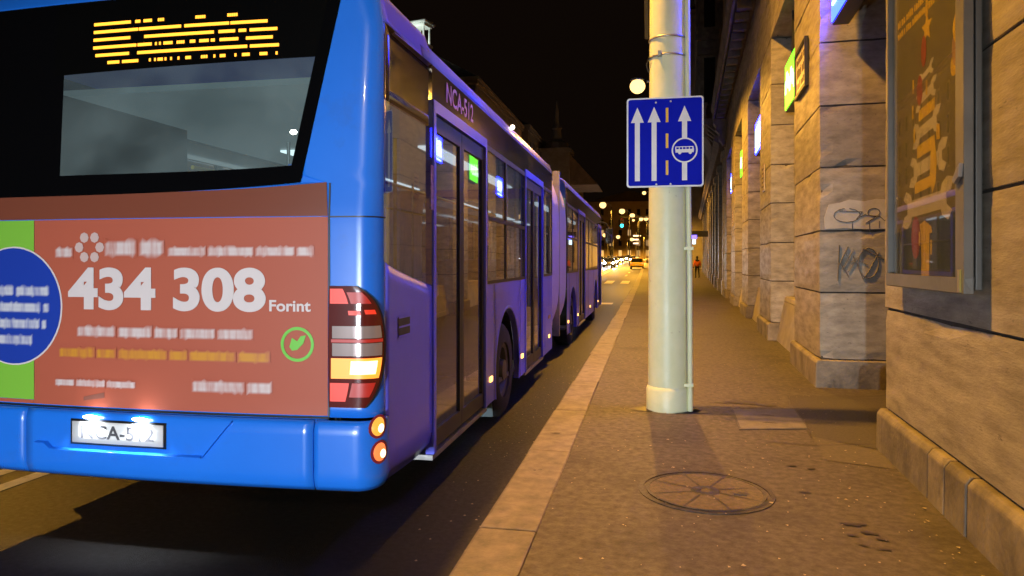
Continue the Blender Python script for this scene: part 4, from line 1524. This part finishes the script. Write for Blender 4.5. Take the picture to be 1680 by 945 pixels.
ZS, ZW, ZT = .30, 1.40, 2.93
arch_panel(6.10, 8.10, ZS, ZW, 7.10, .62)
sbox('side_panel', BLUE_S, 9.52, 10.45, ZS, ZW)
arch_panel(12.42, 14.45, ZS, ZW, 13.45, .62)
arch_panel(16.05, 20.20, ZS, ZW, 19.3, .62)
for Y in (6.42, 7.78, 12.75, 14.15, 16.9, 18.55):
    sbox('panel_seam', BLACK, Y, Y + .006, .31, ZW - .01, .0025, -.002)
# lower sill trim with grey edge
for a, b in ((4.5, 6.1), (8.1, 9.52), (14.45, 16.05)):
    sbox('door_sill', METAL, a, b, .265, .30, .004, -.3)
# upper dark band, one length per section
sbox('upper_band', BAND, 4.50, 10.45, 2.66, ZT)
sbox('upper_band', BAND, 12.42, 21.55, 2.66, ZT)
# side windows
def side_window(Y0, Y1, z0=ZW, z1=2.66, hopper=None, split=None):
    fr = MB()
    w = .035
    fr.box(XS - .03, XS + .003, Yl(Y0), Yl(Y0) + w, z0, z1); fr.box(XS - .03, XS + .003, Yl(Y1) - w, Yl(Y1), z0, z1)
    fr.box(XS - .03, XS + .003, Yl(Y0) + w, Yl(Y1) - w, z0, z0 + .03); fr.box(XS - .03, XS + .003, Yl(Y0) + w, Yl(Y1) - w, z1 - .05, z1)
    if split:
        fr.box(XS - .03, XS + .004, Yl(split) - .03, Yl(split) + .03, z0 + .03, z1 - .05)
    if hopper:
        fr.box(XS - .03, XS + .005, Yl(Y0) + w, Yl(Y1) - w, hopper - .018, hopper + .018)
    fo = fr.build('side_window', BLACK, BUS)
    MB().add([(XS - .004, Yl(Y0) + .01, z0 + .01), (XS - .004, Yl(Y1) - .01, z0 + .01), (XS - .004, Yl(Y1) - .01, z1 - .01), (XS - .004, Yl(Y0) + .01, z1 - .01)], [(0, 1, 2, 3)]).build('pane', BGLASS, fo)


side_window(6.12, 8.10, hopper=2.0, split=6.98)
side_window(9.52, 10.45)
side_window(12.42, 14.45, hopper=2.05, split=13.4)
side_window(16.05, 18.1, hopper=2.05, split=17.05)
side_window(18.1, 20.2, hopper=2.05)


def bus_door(Y0, Y1):
    d = empty('door', (XS, Yl(Y0), 0)); d.parent = BUS
    L = Y1 - Y0
    m_ = MB()
    m_.box(-.05, .010, 0, .05, .30, 2.70); m_.box(-.05, .010, L - .05, L, .30, 2.70); m_.box(-.05, .010, .05, L - .05, 2.62, 2.70)
    m_.build('door_frame', BLUE_S, d)
    for k in range(2):
        a = .05 + k * (L - .1) / 2 + .004
        b = a + (L - .1) / 2 - .008
        f_ = MB()
        f_.box(-.045, -.012, a, a + .055, .32, 2.61); f_.box(-.045, -.012, b - .055, b, .32, 2.61)
        f_.box(-.045, -.012, a + .055, b - .055, .32, .44); f_.box(-.045, -.012, a + .055, b - .055, 2.50, 2.61)
        f_.build('leaf_frame', BLACK, d)
        MB().add([(-.026, a + .05, .43), (-.026, b - .05, .43), (-.026, b - .05, 2.51), (-.026, a + .05, 2.51)], [(0, 1, 2, 3)]).build('leaf_glass', BGLASS, d)
    return d


for a, b in ((4.52, 6.10), (8.10, 9.52), (14.45, 16.05), (20.2, 21.5)):
    bus_door(a, b)

# stickers and side registration
text('side_registration', 'NCA-512', .20, mat('registration_pink', (.62, .36, .58), .5), BUS, (XS + .003, Yl(5.22), 2.815), (R(90), 0, R(90)), .001, .003, 1.0)
STK = mat('sticker_pale', (.5, .38, .5), .5, col2=(.2, .12, .2), scale=40)
for y, z0, z1, w in ((4.46, 1.95, 2.25, .06), (6.115, 1.75, 2.05, .05)):
    sbox('sticker', STK, y, y + w, z0, z1, .006, .003)

# roof of both halves
def roof_section(Y0, Y1, name='roof'):
    prof = [(HW, 2.93), (HW - .006, 2.97), (HW - .03, 3.05), (HW - .09, 3.10), (HW - .25, 3.135), (.4, 3.16)]
    prof = prof + [(-x, z) for x, z in reversed(prof)]
    mm = MB()
    mm.grid(lambda u, v: (prof[min(len(prof) - 1, round(u * (len(prof) - 1)))][0], Yl(Y0) + (Y1 - Y0) * v, prof[min(len(prof) - 1, round(u * (len(prof) - 1)))][1]), len(prof) - 1, 1)
    o = mm.build(name, BLUE_S, BUS, True)
    md = o.modifiers.new('thickness', 'SOLIDIFY'); md.thickness = .03
    return o


roof_section(4.3, 10.45)
roof_section(12.42, 21.45)
m = MB()
prof = [(HW, 2.93), (HW - .03, 3.05), (HW - .09, 3.10), (HW - .25, 3.135), (.4, 3.16), (-.4, 3.16), (-HW + .25, 3.135), (-HW + .09, 3.10), (-HW + .03, 3.05), (-HW, 2.93)]
m.add([(x, Yl(3.80), z - .015) for x, z in prof] + [(x, Yl(4.5), z) for x, z in prof], [(i, i + 1, i + 11, i + 10) for i in range(9)])
m.build('roof_end', BLUE_S, BUS, True)
# roof fairing bulge at the rear
m = MB()
m.grid(lambda u, v: ((-1.02 + 2.06 * u), Yl(3.9) + 1.55 * v, 3.13 + .20 * (math.sin(math.pi * min(1, max(0, u))) ** .35) * (1 - max(0, (v - .45) / .55) ** 2) * min(1, (v + .02) * 9) ** .5), 28, 18)
m.build('roof_fairing', BLUE_S, BUS, True)
m = MB()
m.box(-.7, .7, Yl(13), Yl(15.2), 3.15, 3.36)
m.build('roof_unit', BLUE_S, BUS, bevel=.06, seg=3)
# clearance lamp on the roof edge
for Y in (7.45,):
    p = MB().ell((HW - .02, Yl(Y), 3.07), .02, .05, .02, 8, 6).build('roof_marker', emis('marker_white', (1, .82, .62), 20), BUS)

# bellows: pleats round a rounded-square section
def bell(u, v):
    # u round the section, v along
    t = 2 * math.pi * u
    e = 5.0
    c_, s_ = math.cos(t), math.sin(t)
    k = (abs(c_) ** e + abs(s_) ** e) ** (-1 / e)
    ple = .5 + .5 * math.cos(v * 2 * math.pi * 15)
    mid = 1 - abs(v - .5) * 2
    bulge = .03 * math.sin(math.pi * min(1, (v % .5) * 2))
    rw = HW - .06 + .045 * ple + bulge
    rh = 1.38 - .06 + .045 * ple + bulge
    return (rw * k * c_, Yl(10.45) + 1.97 * v, 1.76 + rh * k * s_)


MB().grid(bell, 72, 120).build('bellows', BELLOW, BUS, True)
m = MB()
m.box(HW - .12, HW - .01, Yl(11.39), Yl(11.48), .38, 3.1)
m.build('bellows_hoop', METAL, BUS)
for Y in (10.42, 12.40):
    mm = MB()
    mm.grid(lambda u, v: (HW * (-1 + 2 * u) , Yl(Y) + .04 * v, 3.0), 1, 1)
# marker lamps along the skirt
MK = emis('marker_amber', (1.0, .46, .09), 5)
for Y, z in ((6.28, .52), (7.90, .52), (10.1, .52), (13.02 - .42, .52), (14.36, .52), (17.4, .50), (20.15, .48)):
    c = MB()
    c.box(XS, XS + .012, Yl(Y) - .045, Yl(Y) + .045, z - .025, z + .025)
    o = c.build('marker_lamp', MK, BUS, bevel=.006)
sbox('reflector', mat('amber_reflector', (.35, .16, .02), .3), 10.0, 10.22, .78, .83, .008, .001)
sbox('flap', BLUE_S, 9.7, 10.25, .40, .95, .004, -.01, bevel=.003)

# left side: plain wall with windows, closes the bus
MB().box(-HW, -HW + .03, Yl(4.2), Yl(10.45), .30, 1.40).build('left_panel', BLUE_S, BUS)
MB().box(-HW, -HW + .03, Yl(12.42), Yl(21.55), .30, 1.40).build('left_panel', BLUE_S, BUS)
MB().box(-HW, -HW + .03, Yl(4.2), Yl(10.45), 2.55, 2.93).build('left_band', BAND, BUS)
MB().box(-HW, -HW + .03, Yl(12.42), Yl(21.55), 2.55, 2.93).build('left_band', BAND, BUS)
for a, b in ((4.2, 6.2), (6.2, 8.3), (8.3, 10.45), (12.42, 14.4), (14.4, 16.4), (16.4, 18.4), (18.4, 20.4)):
    MB().add([(-HW + .01, Yl(a) + .05, 1.40), (-HW + .01, Yl(b) - .05, 1.40), (-HW + .01, Yl(b) - .05, 2.55), (-HW + .01, Yl(a) + .05, 2.55)], [(0, 1, 2, 3)]).build('left_pane', BGLASS, BUS)
    MB().box(-HW, -HW + .03, Yl(b) - .05, Yl(b) + .05, 1.40, 2.55).build('left_post', BLACK, BUS)
# front
MB().box(-HW, HW, Yl(21.5), Yl(21.62), .32, 1.1).build('front_panel', BLUE_S, BUS, bevel=.05, seg=3)
MB().box(-HW, HW, Yl(21.5), Yl(21.58), 2.7, 3.1).build('front_header', BAND, BUS, bevel=.03)
MB().box(-HW + .03, HW - .03, Yl(21.53), Yl(21.55), 1.1, 2.7).build('windscreen', BGLASS, BUS)
m = MB()
m.tube([(HW - .1, Yl(21.55), 2.86), (HW + .12, Yl(21.85), 2.80), (HW + .22, Yl(21.9), 2.62)], .03, 8)
mi = m.build('mirror', BLACK, BUS)
MB().box(HW + .10, HW + .34, Yl(21.84), Yl(21.96), 2.18, 2.66).build('mirror_head', BLACK, mi, bevel=.04)
MB().box(HW + .12, HW + .32, Yl(21.832), Yl(21.839), 2.2, 2.64).build('mirror_glass', mat('mirror', (.6, .6, .65), .03, 1.), mi)

# floor, ceiling, cabin fittings
for a, b in ((3.95, 10.45), (12.42, 21.4)):
    MB().box(-HW + .04, HW - .05, Yl(a) + (.5 if a < 5 else 0), Yl(b), .38, .42).build('floor', INT_F, BUS)
    MB().box(-HW + .06, HW - .06, Yl(a) + .1, Yl(b), 2.72, 2.76).build('ceiling', emis('glowing_ceiling', (.70, .93, 1.0), .11), BUS)  # ceiling given its own glow to brighten the cabin
MB().box(-HW + .06, -.98, Yl(3.78), Yl(5.2), .36, 2.7).build('engine_tower', BLACK, BUS)
MB().box(-HW + .04, HW - .05, Yl(3.75), Yl(4.45), .36, 1.15).build('rear_bench_base', INT_F, BUS, bevel=.02)
STRIP = emis('cabin_light', (.78, .95, 1.0), 2.2)
for a, b in ((6.4, 8.1), (8.5, 10.2), (12.8, 15.2), (15.8, 18.0), (18.6, 20.6)):
    for sx in (-.72, .72):
        MB().box(sx - .09, sx + .09, Yl(a), Yl(b), 2.70, 2.718).build('cabin_light', STRIP, BUS)
MB().ell((.50, Yl(4.25), 2.46), .025, .02, .016, 8, 6).build('reading_lamp', emis('spot_cabin', (1, .97, .8), 40), BUS)


def seat(x, Y, z0):
    t = MB()
    t.box(x - .21, x + .21, Yl(Y), Yl(Y) + .42, z0 + .40, z0 + .48)
    t.prism([(Yl(Y) - .02, z0 + .42), (Yl(Y) + .06, z0 + .42), (Yl(Y) - .04, z0 + 1.08), (Yl(Y) - .10, z0 + 1.08)], 0, x - .21, x + .21)
    t.cyl((x, Yl(Y) + .2, z0 - .02), (x, Yl(Y) + .2, z0 + .41), .04, .04, 8)
    t.build('seat', SEAT, BUS, bevel=.02)


for Y in (4.3,):
    for x in (-.6, -.12, .36, .84):
        seat(x, Y + .05, .80)
for Y in (6.9, 7.8, 9.7, 13.0, 13.9, 17.0, 17.9, 18.8):
    for x in (-.98, .98):
        seat(x, Y, .55 if Y in (6.9, 7.8, 13.0, 13.9) else .36)
for Y in (6.0, 8.2, 9.5, 14.6, 16.0):
    for x in (-.5, .55):
        MB().cyl((x, Yl(Y), .36), (x, Yl(Y), 2.72), .017, .017, 8).build('handrail', YPOLE if x > 0 else METAL, BUS)
for x in (-.5, .55):
    MB().cyl((x, Yl(4.6), 2.3), (x, Yl(10.2), 2.3), .016, .016, 8).build('grab_rail', YPOLE, BUS)
# wheels
def wheel(par, c, r, w, side=1, name='wheel'):
    wl_ = empty(name, c); wl_.parent = par
    m_ = MB()
    m_.lathe([(r * .58, -w / 2), (r * .9, -w / 2), (r, -w / 2 + .04), (r, w / 2 - .04), (r * .9, w / 2), (r * .60, w / 2), (r * .58, w / 2 - .03)], n=30, axis=0)
    m_.build('tyre', RUBBER, wl_, True, auto=40)
    m_ = MB()
    s_ = side
    m_.lathe([(r * .585, s_ * (w / 2 - .02)), (r * .50, s_ * (w / 2 - .03)), (r * .44, s_ * (w / 2 - .09)), (r * .25, s_ * (w / 2 - .06)), (r * .22, s_ * (w / 2 + .0)), (.0, s_ * (w / 2 + .01))], n=24, axis=0)
    m_.build('rim', mat('wheel_steel', (.10, .10, .10), .5, .6), wl_, True, auto=40)
    return wl_


for Y in (7.10, 13.45, 19.3):
    wheel(BUS, (HW - .19, Yl(Y), .48), .48, .30, 1)
    wheel(BUS, (-HW + .19, Yl(Y), .48), .48, .30, -1)
    MB().grid(lambda u, v: (HW - .06 - .55 * v, Yl(Y) + .6 * math.cos(math.pi * u), .5 + .6 * math.sin(math.pi * u)), 18, 1).build('wheel_housing', BLACK, BUS)
    MB().box(HW - .62, HW - .60, Yl(Y) - .6, Yl(Y) + .6, .36, 1.1).build('wheel_housing', BLACK, BUS)
for Y in (6.46,):
    MB().prism([(HW - .40, .13), (HW - .02, .13), (HW - .05, .46), (HW - .40, .46)], 1, Yl(Y), Yl(Y) + .014).build('mud_flap', mat('mud_flap_grey', (.12, .16, .17), .7), BUS)
MB().box(-.9, .7, Yl(3.85), Yl(10.3), .24, .30).build('undertray', BLACK, BUS)
MB().box(-.9, .7, Yl(12.5), Yl(21.2), .24, .30).build('undertray', BLACK, BUS)


# ------------------------------------------------------------------ cars
def car(label, x, y, heading, col, group=None, head=False, taillit=False, taxi=False, power=0., name='car', cname='car', big=1.):
    t = tag(empty(name, (x, y, gz(y)), heading), label, cname, group)
    pm = mat('car_paint_%s' % '_'.join('%02d' % int(c * 99) for c in col), col, .3, coat=.6, col2=tuple(c * 1.05 for c in col), scale=2)
    # side outline, front at +y
    lower = [(-2.15, .30), (-2.2, .62), (-2.12, .88), (-1.3, .93), (.85, .90), (1.75, .78), (2.12, .66), (2.18, .36), (2.1, .24), (-2.05, .22)]
    mm = MB()
    for (ya, za), (yb, zb) in zip(lower, lower[1:] + lower[:1]):
        pass
    n_ = len(lower)
    secs = [(-.86, .0), (-.80, .05), (.80, .05), (.86, .0)]
    vs_ = []
    for sx, gr in ((-.88, .94), (-.80, 1.0), (.80, 1.0), (.88, .94)):
        vs_ += [(sx, yy * (1 if gr == 1 else .975), .5 + (zz - .5) * gr) for yy, zz in lower]
    fs_ = []
    for k in range(3):
        for i in range(n_):
            j = (i + 1) % n_
            fs_.append((k * n_ + i, k * n_ + j, (k + 1) * n_ + j, (k + 1) * n_ + i))
    fs_ += [tuple(range(n_)), tuple(range(3 * n_, 4 * n_))]
    mm.add(vs_, fs_)
    mm.build('body', pm, t, True, auto=35, bevel=.03)
    # cabin: roof + pillars with glass
    base = [(-1.75, .92), (-1.15, 1.40), (-.2, 1.46), (.35, 1.40), (1.10, .90)]
    mm = MB()
    rf = [(-.70, -1.2, 1.40), (.70, -1.2, 1.40), (.66, -.2, 1.46), (-.66, -.2, 1.46), (.62, .35, 1.405), (-.62, .35, 1.405)]
    mm.grid(lambda u, v: ((-.64 + 1.28 * u), -1.22 + 1.62 * v, 1.385 + .075 * math.sin(math.pi * (.12 + .8 * v)) + .03 * math.sin(math.pi * u)), 8, 8)
    ro = mm.build('roof', pm, t, True)
    md = ro.modifiers.new('thickness', 'SOLIDIFY'); md.thickness = .03
    gl = MATS.get('car_glass') or mat('car_glass', (.012, .013, .015), .06, spec=.9)
    MB().add([(-.62, -1.22, 1.39), (.62, -1.22, 1.39), (.74, -1.80, .91), (-.74, -1.80, .91)], [(0, 1, 2, 3)]).build('rear_window', gl, t)
    MB().add([(-.62, .40, 1.39), (.62, .40, 1.39), (.74, 1.12, .89), (-.74, 1.12, .89)], [(0, 1, 2, 3)]).build('windscreen', gl, t)
    for sx in (-1, 1):
        MB().add([(sx * .64, -1.22, 1.39), (sx * .64, .40, 1.39), (sx * .79, 1.12, .89), (sx * .79, -1.80, .91)], [(0, 1, 2, 3)]).build('side_window', gl, t)
        MB().box(min(sx * .66, sx * .81), max(sx * .66, sx * .81), -.42, -.34, .9, 1.38).build('door_post', pm, t)
        mi_ = MB().ell((sx * .94, .82, .98), .10, .06, .07, 10, 6).build('mirror', pm, t, True)
        for yy in (-1.32, 1.36):
            wheel(t, (sx * .79, yy, .31), .31, .2, sx)
        hl = MB().ell((sx * .62, 2.06, .64), .17 * big, .10, .085 * big, 12, 6)
        hl.build('headlight', emis('headlamp_lit', (.86, .93, 1.0), 160) if head else mat('headlamp_clear', (.5, .5, .52), .1), t, True)
        tl = MB().ell((sx * .68, -2.12, .72), .13, .08, .10, 12, 6)
        tl.build('tail_lamp', emis('car_tail_lit', (1., .08, .04), 5) if taillit else mat('tail_lens', (.25, .01, .01), .2), t, True)
        if power:
            spot('headlight_beam', (sx * .62, 2.20, .66), (sx * .62 + .35, 14, .10), power, (.80, .90, 1.0), 46, 1.0, .09, t)
    MB().box(-.26, .26, -2.235, -2.20, .50, .61).build('number_plate', WHITE, t)
    MB().box(-.84, .84, -2.23, -2.10, .28, .42).build('rear_bumper', BLACK, t, bevel=.02)
    if taxi:
        MB().box(-.20, .20, -.35, -.20, 1.50, 1.62).build('roof_sign', emis('taxi_sign', (1, .8, .25), 1.5), t, bevel=.02)
    return t


car('yellow taxi driving away beside the lamp pole', -1.5, 95, 0, (.80, .48, .015), None, False, True, True, name='taxi', cname='taxi')
car('dark car just past the front of the bus', -4.9, 47, 0, (.03, .03, .035), 'cars in the street', False, True)
onc = [(-5.7, 104, 'nearest oncoming car with glaring white headlights beyond the bus front'), (-6.1, 124, 'second nearest oncoming car in the lane beside the taxi'), (-8.8, 136, 'leftmost oncoming car, half hidden by the bus front'),
       (-6.2, 150, 'oncoming car third in the headlight lane'), (-9.2, 172, 'oncoming car in the outer lane behind the leftmost one'), (-6.2, 184, 'oncoming car fourth in the headlight lane'), (-3.4, 160, 'oncoming headlight car just above the yellow taxi'), (-6.4, 225, 'farthest oncoming headlight car down the street')]
for i, (x, y, lab) in enumerate(onc):
    car(lab, x, y, math.pi, [(.05, .05, .06), (.25, .25, .26), (.4, .4, .4), (.06, .02, .02), (.1, .1, .12), (.05, .06, .1), (.2, .2, .2), (.05, .05, .05)][i], 'oncoming cars with headlights on', True, False, power=W_HEAD * .3, big=1.6)
car('car waiting behind the bus with its headlights on', -2.3, -11.5, 0, (.06, .06, .065), 'cars in the street', True, False, power=W_HEAD)


# ------------------------------------------------------------------ traffic signals
def signal(x, y, h, arm, label, lit, head_z):
    t = tag(empty('traffic_signal', (x, y, gz(y))), label, 'traffic light', 'traffic lights at the crossing')
    MB().lathe([(.09, 0), (.09, .3), (.06, .35), (.05, h)], n=12).build('post', DARKM, t)
    if arm:
        MB().tube([(0, 0, h - .05), (arm, 0, h)], .04, 8).build('arm', DARKM, t)
    hd = MB().box(arm - .17, arm + .17, -.10, .14, head_z - .5, head_z + .5).build('signal_head', BLACK, t, bevel=.03)
    for k, c_ in enumerate(('red', 'amber', 'green')):
        zc = head_z + .31 - k * .31
        mt = emis('signal_green_lit', (.02, .75, .8), 9) if (c_ == 'green' and lit) else mat('signal_%s_off' % c_, {'red': (.08, .01, .01), 'amber': (.1, .05, .01), 'green': (.01, .06, .05)}[c_], .3)
        MB().ell((arm, -.11, zc), .14, .03, .14, 14, 8).build('lens', mt, hd, True)
        MB().grid(lambda u, v: (arm + .13 * math.cos(math.pi * u), -.12 - .18 * v, zc + .13 * math.sin(math.pi * u)), 10, 1).build('visor', BLACK, hd)
    return t


signal(.2, 62, 5.3, -2.5, 'green-lit traffic light hanging over the street beyond the bus', True, 4.88)
st = signal(-3.0, 38, 3.4, 0, 'dark traffic light seen edge on beside the bus mirror', False, 3.0)
rw = tag(empty('crossing_sign', (-6.0, 70, gz(70))), 'small red and white lit sign right of the bus front', 'road sign')
MB().cyl((0, 0, 0), (0, 0, 3.6), .05, .05, 10).build('post', DARKM, rw)
MB().box(-.45, .45, -.05, 0, 2.6, 3.6).build('panel', emis('sign_panel_white', (1, .8, .75), .9), rw)
m = MB()
for k in range(3):
    m.box(-.32 + k * .24, -.18 + k * .24, -.056, -.051, 2.8, 3.4)
m.build('red_bars', mat('sign_red', (.6, .03, .02), .5), rw)
lx = tag(empty('lit_shop_board', (-2.6, 150, gz(150))), 'stack of three white lit signboards far down the street', 'sign')
MB().cyl((0, 0, 0), (0, 0, 6.5), .1, .1, 8).build('post', DARKM, lx)
for k, z in enumerate((4.0, 4.8, 5.6)):
    MB().box(-.6, .6, -.1, 0, z, z + .3).build('panel', emis('board_white', (1, .92, .8), 1.2), lx)
hs = tag(empty('hanging_sign', (3.0, 60, gz(60))), 'small blue and pink lit sign projecting over the far pavement', 'sign')
MB().box(.2, 1.9, -.1, .1, 3.5, 4.0).build('canopy', DARKM, hs)
MB().box(.5, .95, -.12, .12, 3.35, 3.65).build('panel', emis('sign_violet', (.15, .1, 1.), 4), hs)
MB().box(.62, .85, -.13, .13, 2.9, 3.3).build('panel', emis('sign_cyan', (.6, .9, 1.), 3), hs)
MB().box(1.88, 2.0, -.1, .1, 3.5, 7.5).build('bracket', DARKM, hs)

# ------------------------------------------------------------------ pedestrian
PX, PYY = 3.85, 58.0
ped = tag(empty('person', (PX, PYY, .12 + gz(PYY)), R(8)), 'distant person in an orange jacket and dark trousers walking on the pavement', 'person')


def skin(name, verts, edges, radii, m_, parent):
    me = bpy.data.meshes.new(name)
    me.from_pydata(verts, edges, [])
    o = bpy.data.objects.new(name, me)
    COL.objects.link(o)
    o.parent = parent
    md = o.modifiers.new('skin', 'SKIN')
    for i, r_ in enumerate(radii):
        me.skin_vertices[0].data[i].radius = r_ if isinstance(r_, tuple) else (r_, r_)
        me.skin_vertices[0].data[i].use_root = (i == 0)
    o.modifiers.new('sub', 'SUBSURF').levels = 1
    me.materials.append(m_)
    return o


bv = [(0, 0, .95), (0, 0, 1.15), (0, .02, 1.42), (0, .02, 1.52), (0, .03, 1.62), (0, .03, 1.74),
      (-.10, 0, .90), (-.10, .12, .50), (-.10, .06, .08), (-.10, .2, .04), (.10, 0, .90), (.10, -.06, .50), (.10, -.22, .12), (.10, -.10, .05),
      (-.20, .02, 1.40), (-.26, -.06, 1.14), (-.27, .05, .90), (-.27, .10, .80), (.20, .02, 1.40), (.26, .06, 1.14), (.27, .18, .94), (.27, .22, .86)]
be = [(0, 1), (1, 2), (2, 3), (3, 4), (4, 5), (0, 6), (6, 7), (7, 8), (8, 9), (0, 10), (10, 11), (11, 12), (12, 13), (2, 14), (14, 15), (15, 16), (16, 17), (2, 18), (18, 19), (19, 20), (20, 21)]
br = [(.16, .11), (.14, .10), (.17, .10), .055, .09, .08, .09, .065, .045, .035, .09, .065, .045, .035, .06, .048, .038, .035, .06, .048, .038, .035]
body = skin('body', bv, be, br, mat('dark_trousers', (.015, .015, .018), .8), ped)
skin('jacket', [(0, 0, .90), (0, 0, 1.15), (0, .02, 1.42), (0, .02, 1.50), (-.20, .02, 1.40), (-.265, -.06, 1.14), (-.275, .05, .92), (.20, .02, 1.40), (.265, .06, 1.14), (.275, .17, .95)],
     [(0, 1), (1, 2), (2, 3), (2, 4), (4, 5), (5, 6), (2, 7), (7, 8), (8, 9)], [(.20, .14), (.19, .13), (.20, .13), .07, .075, .065, .05, .075, .065, .05], mat('orange_jacket', (.75, .16, .03), .7), ped)
m = MB()
m.ell((0, .02, 1.70), .10, .11, .11, 12, 8)
m.build('hair', mat('dark_hair', (.02, .015, .01), .7), ped, True)
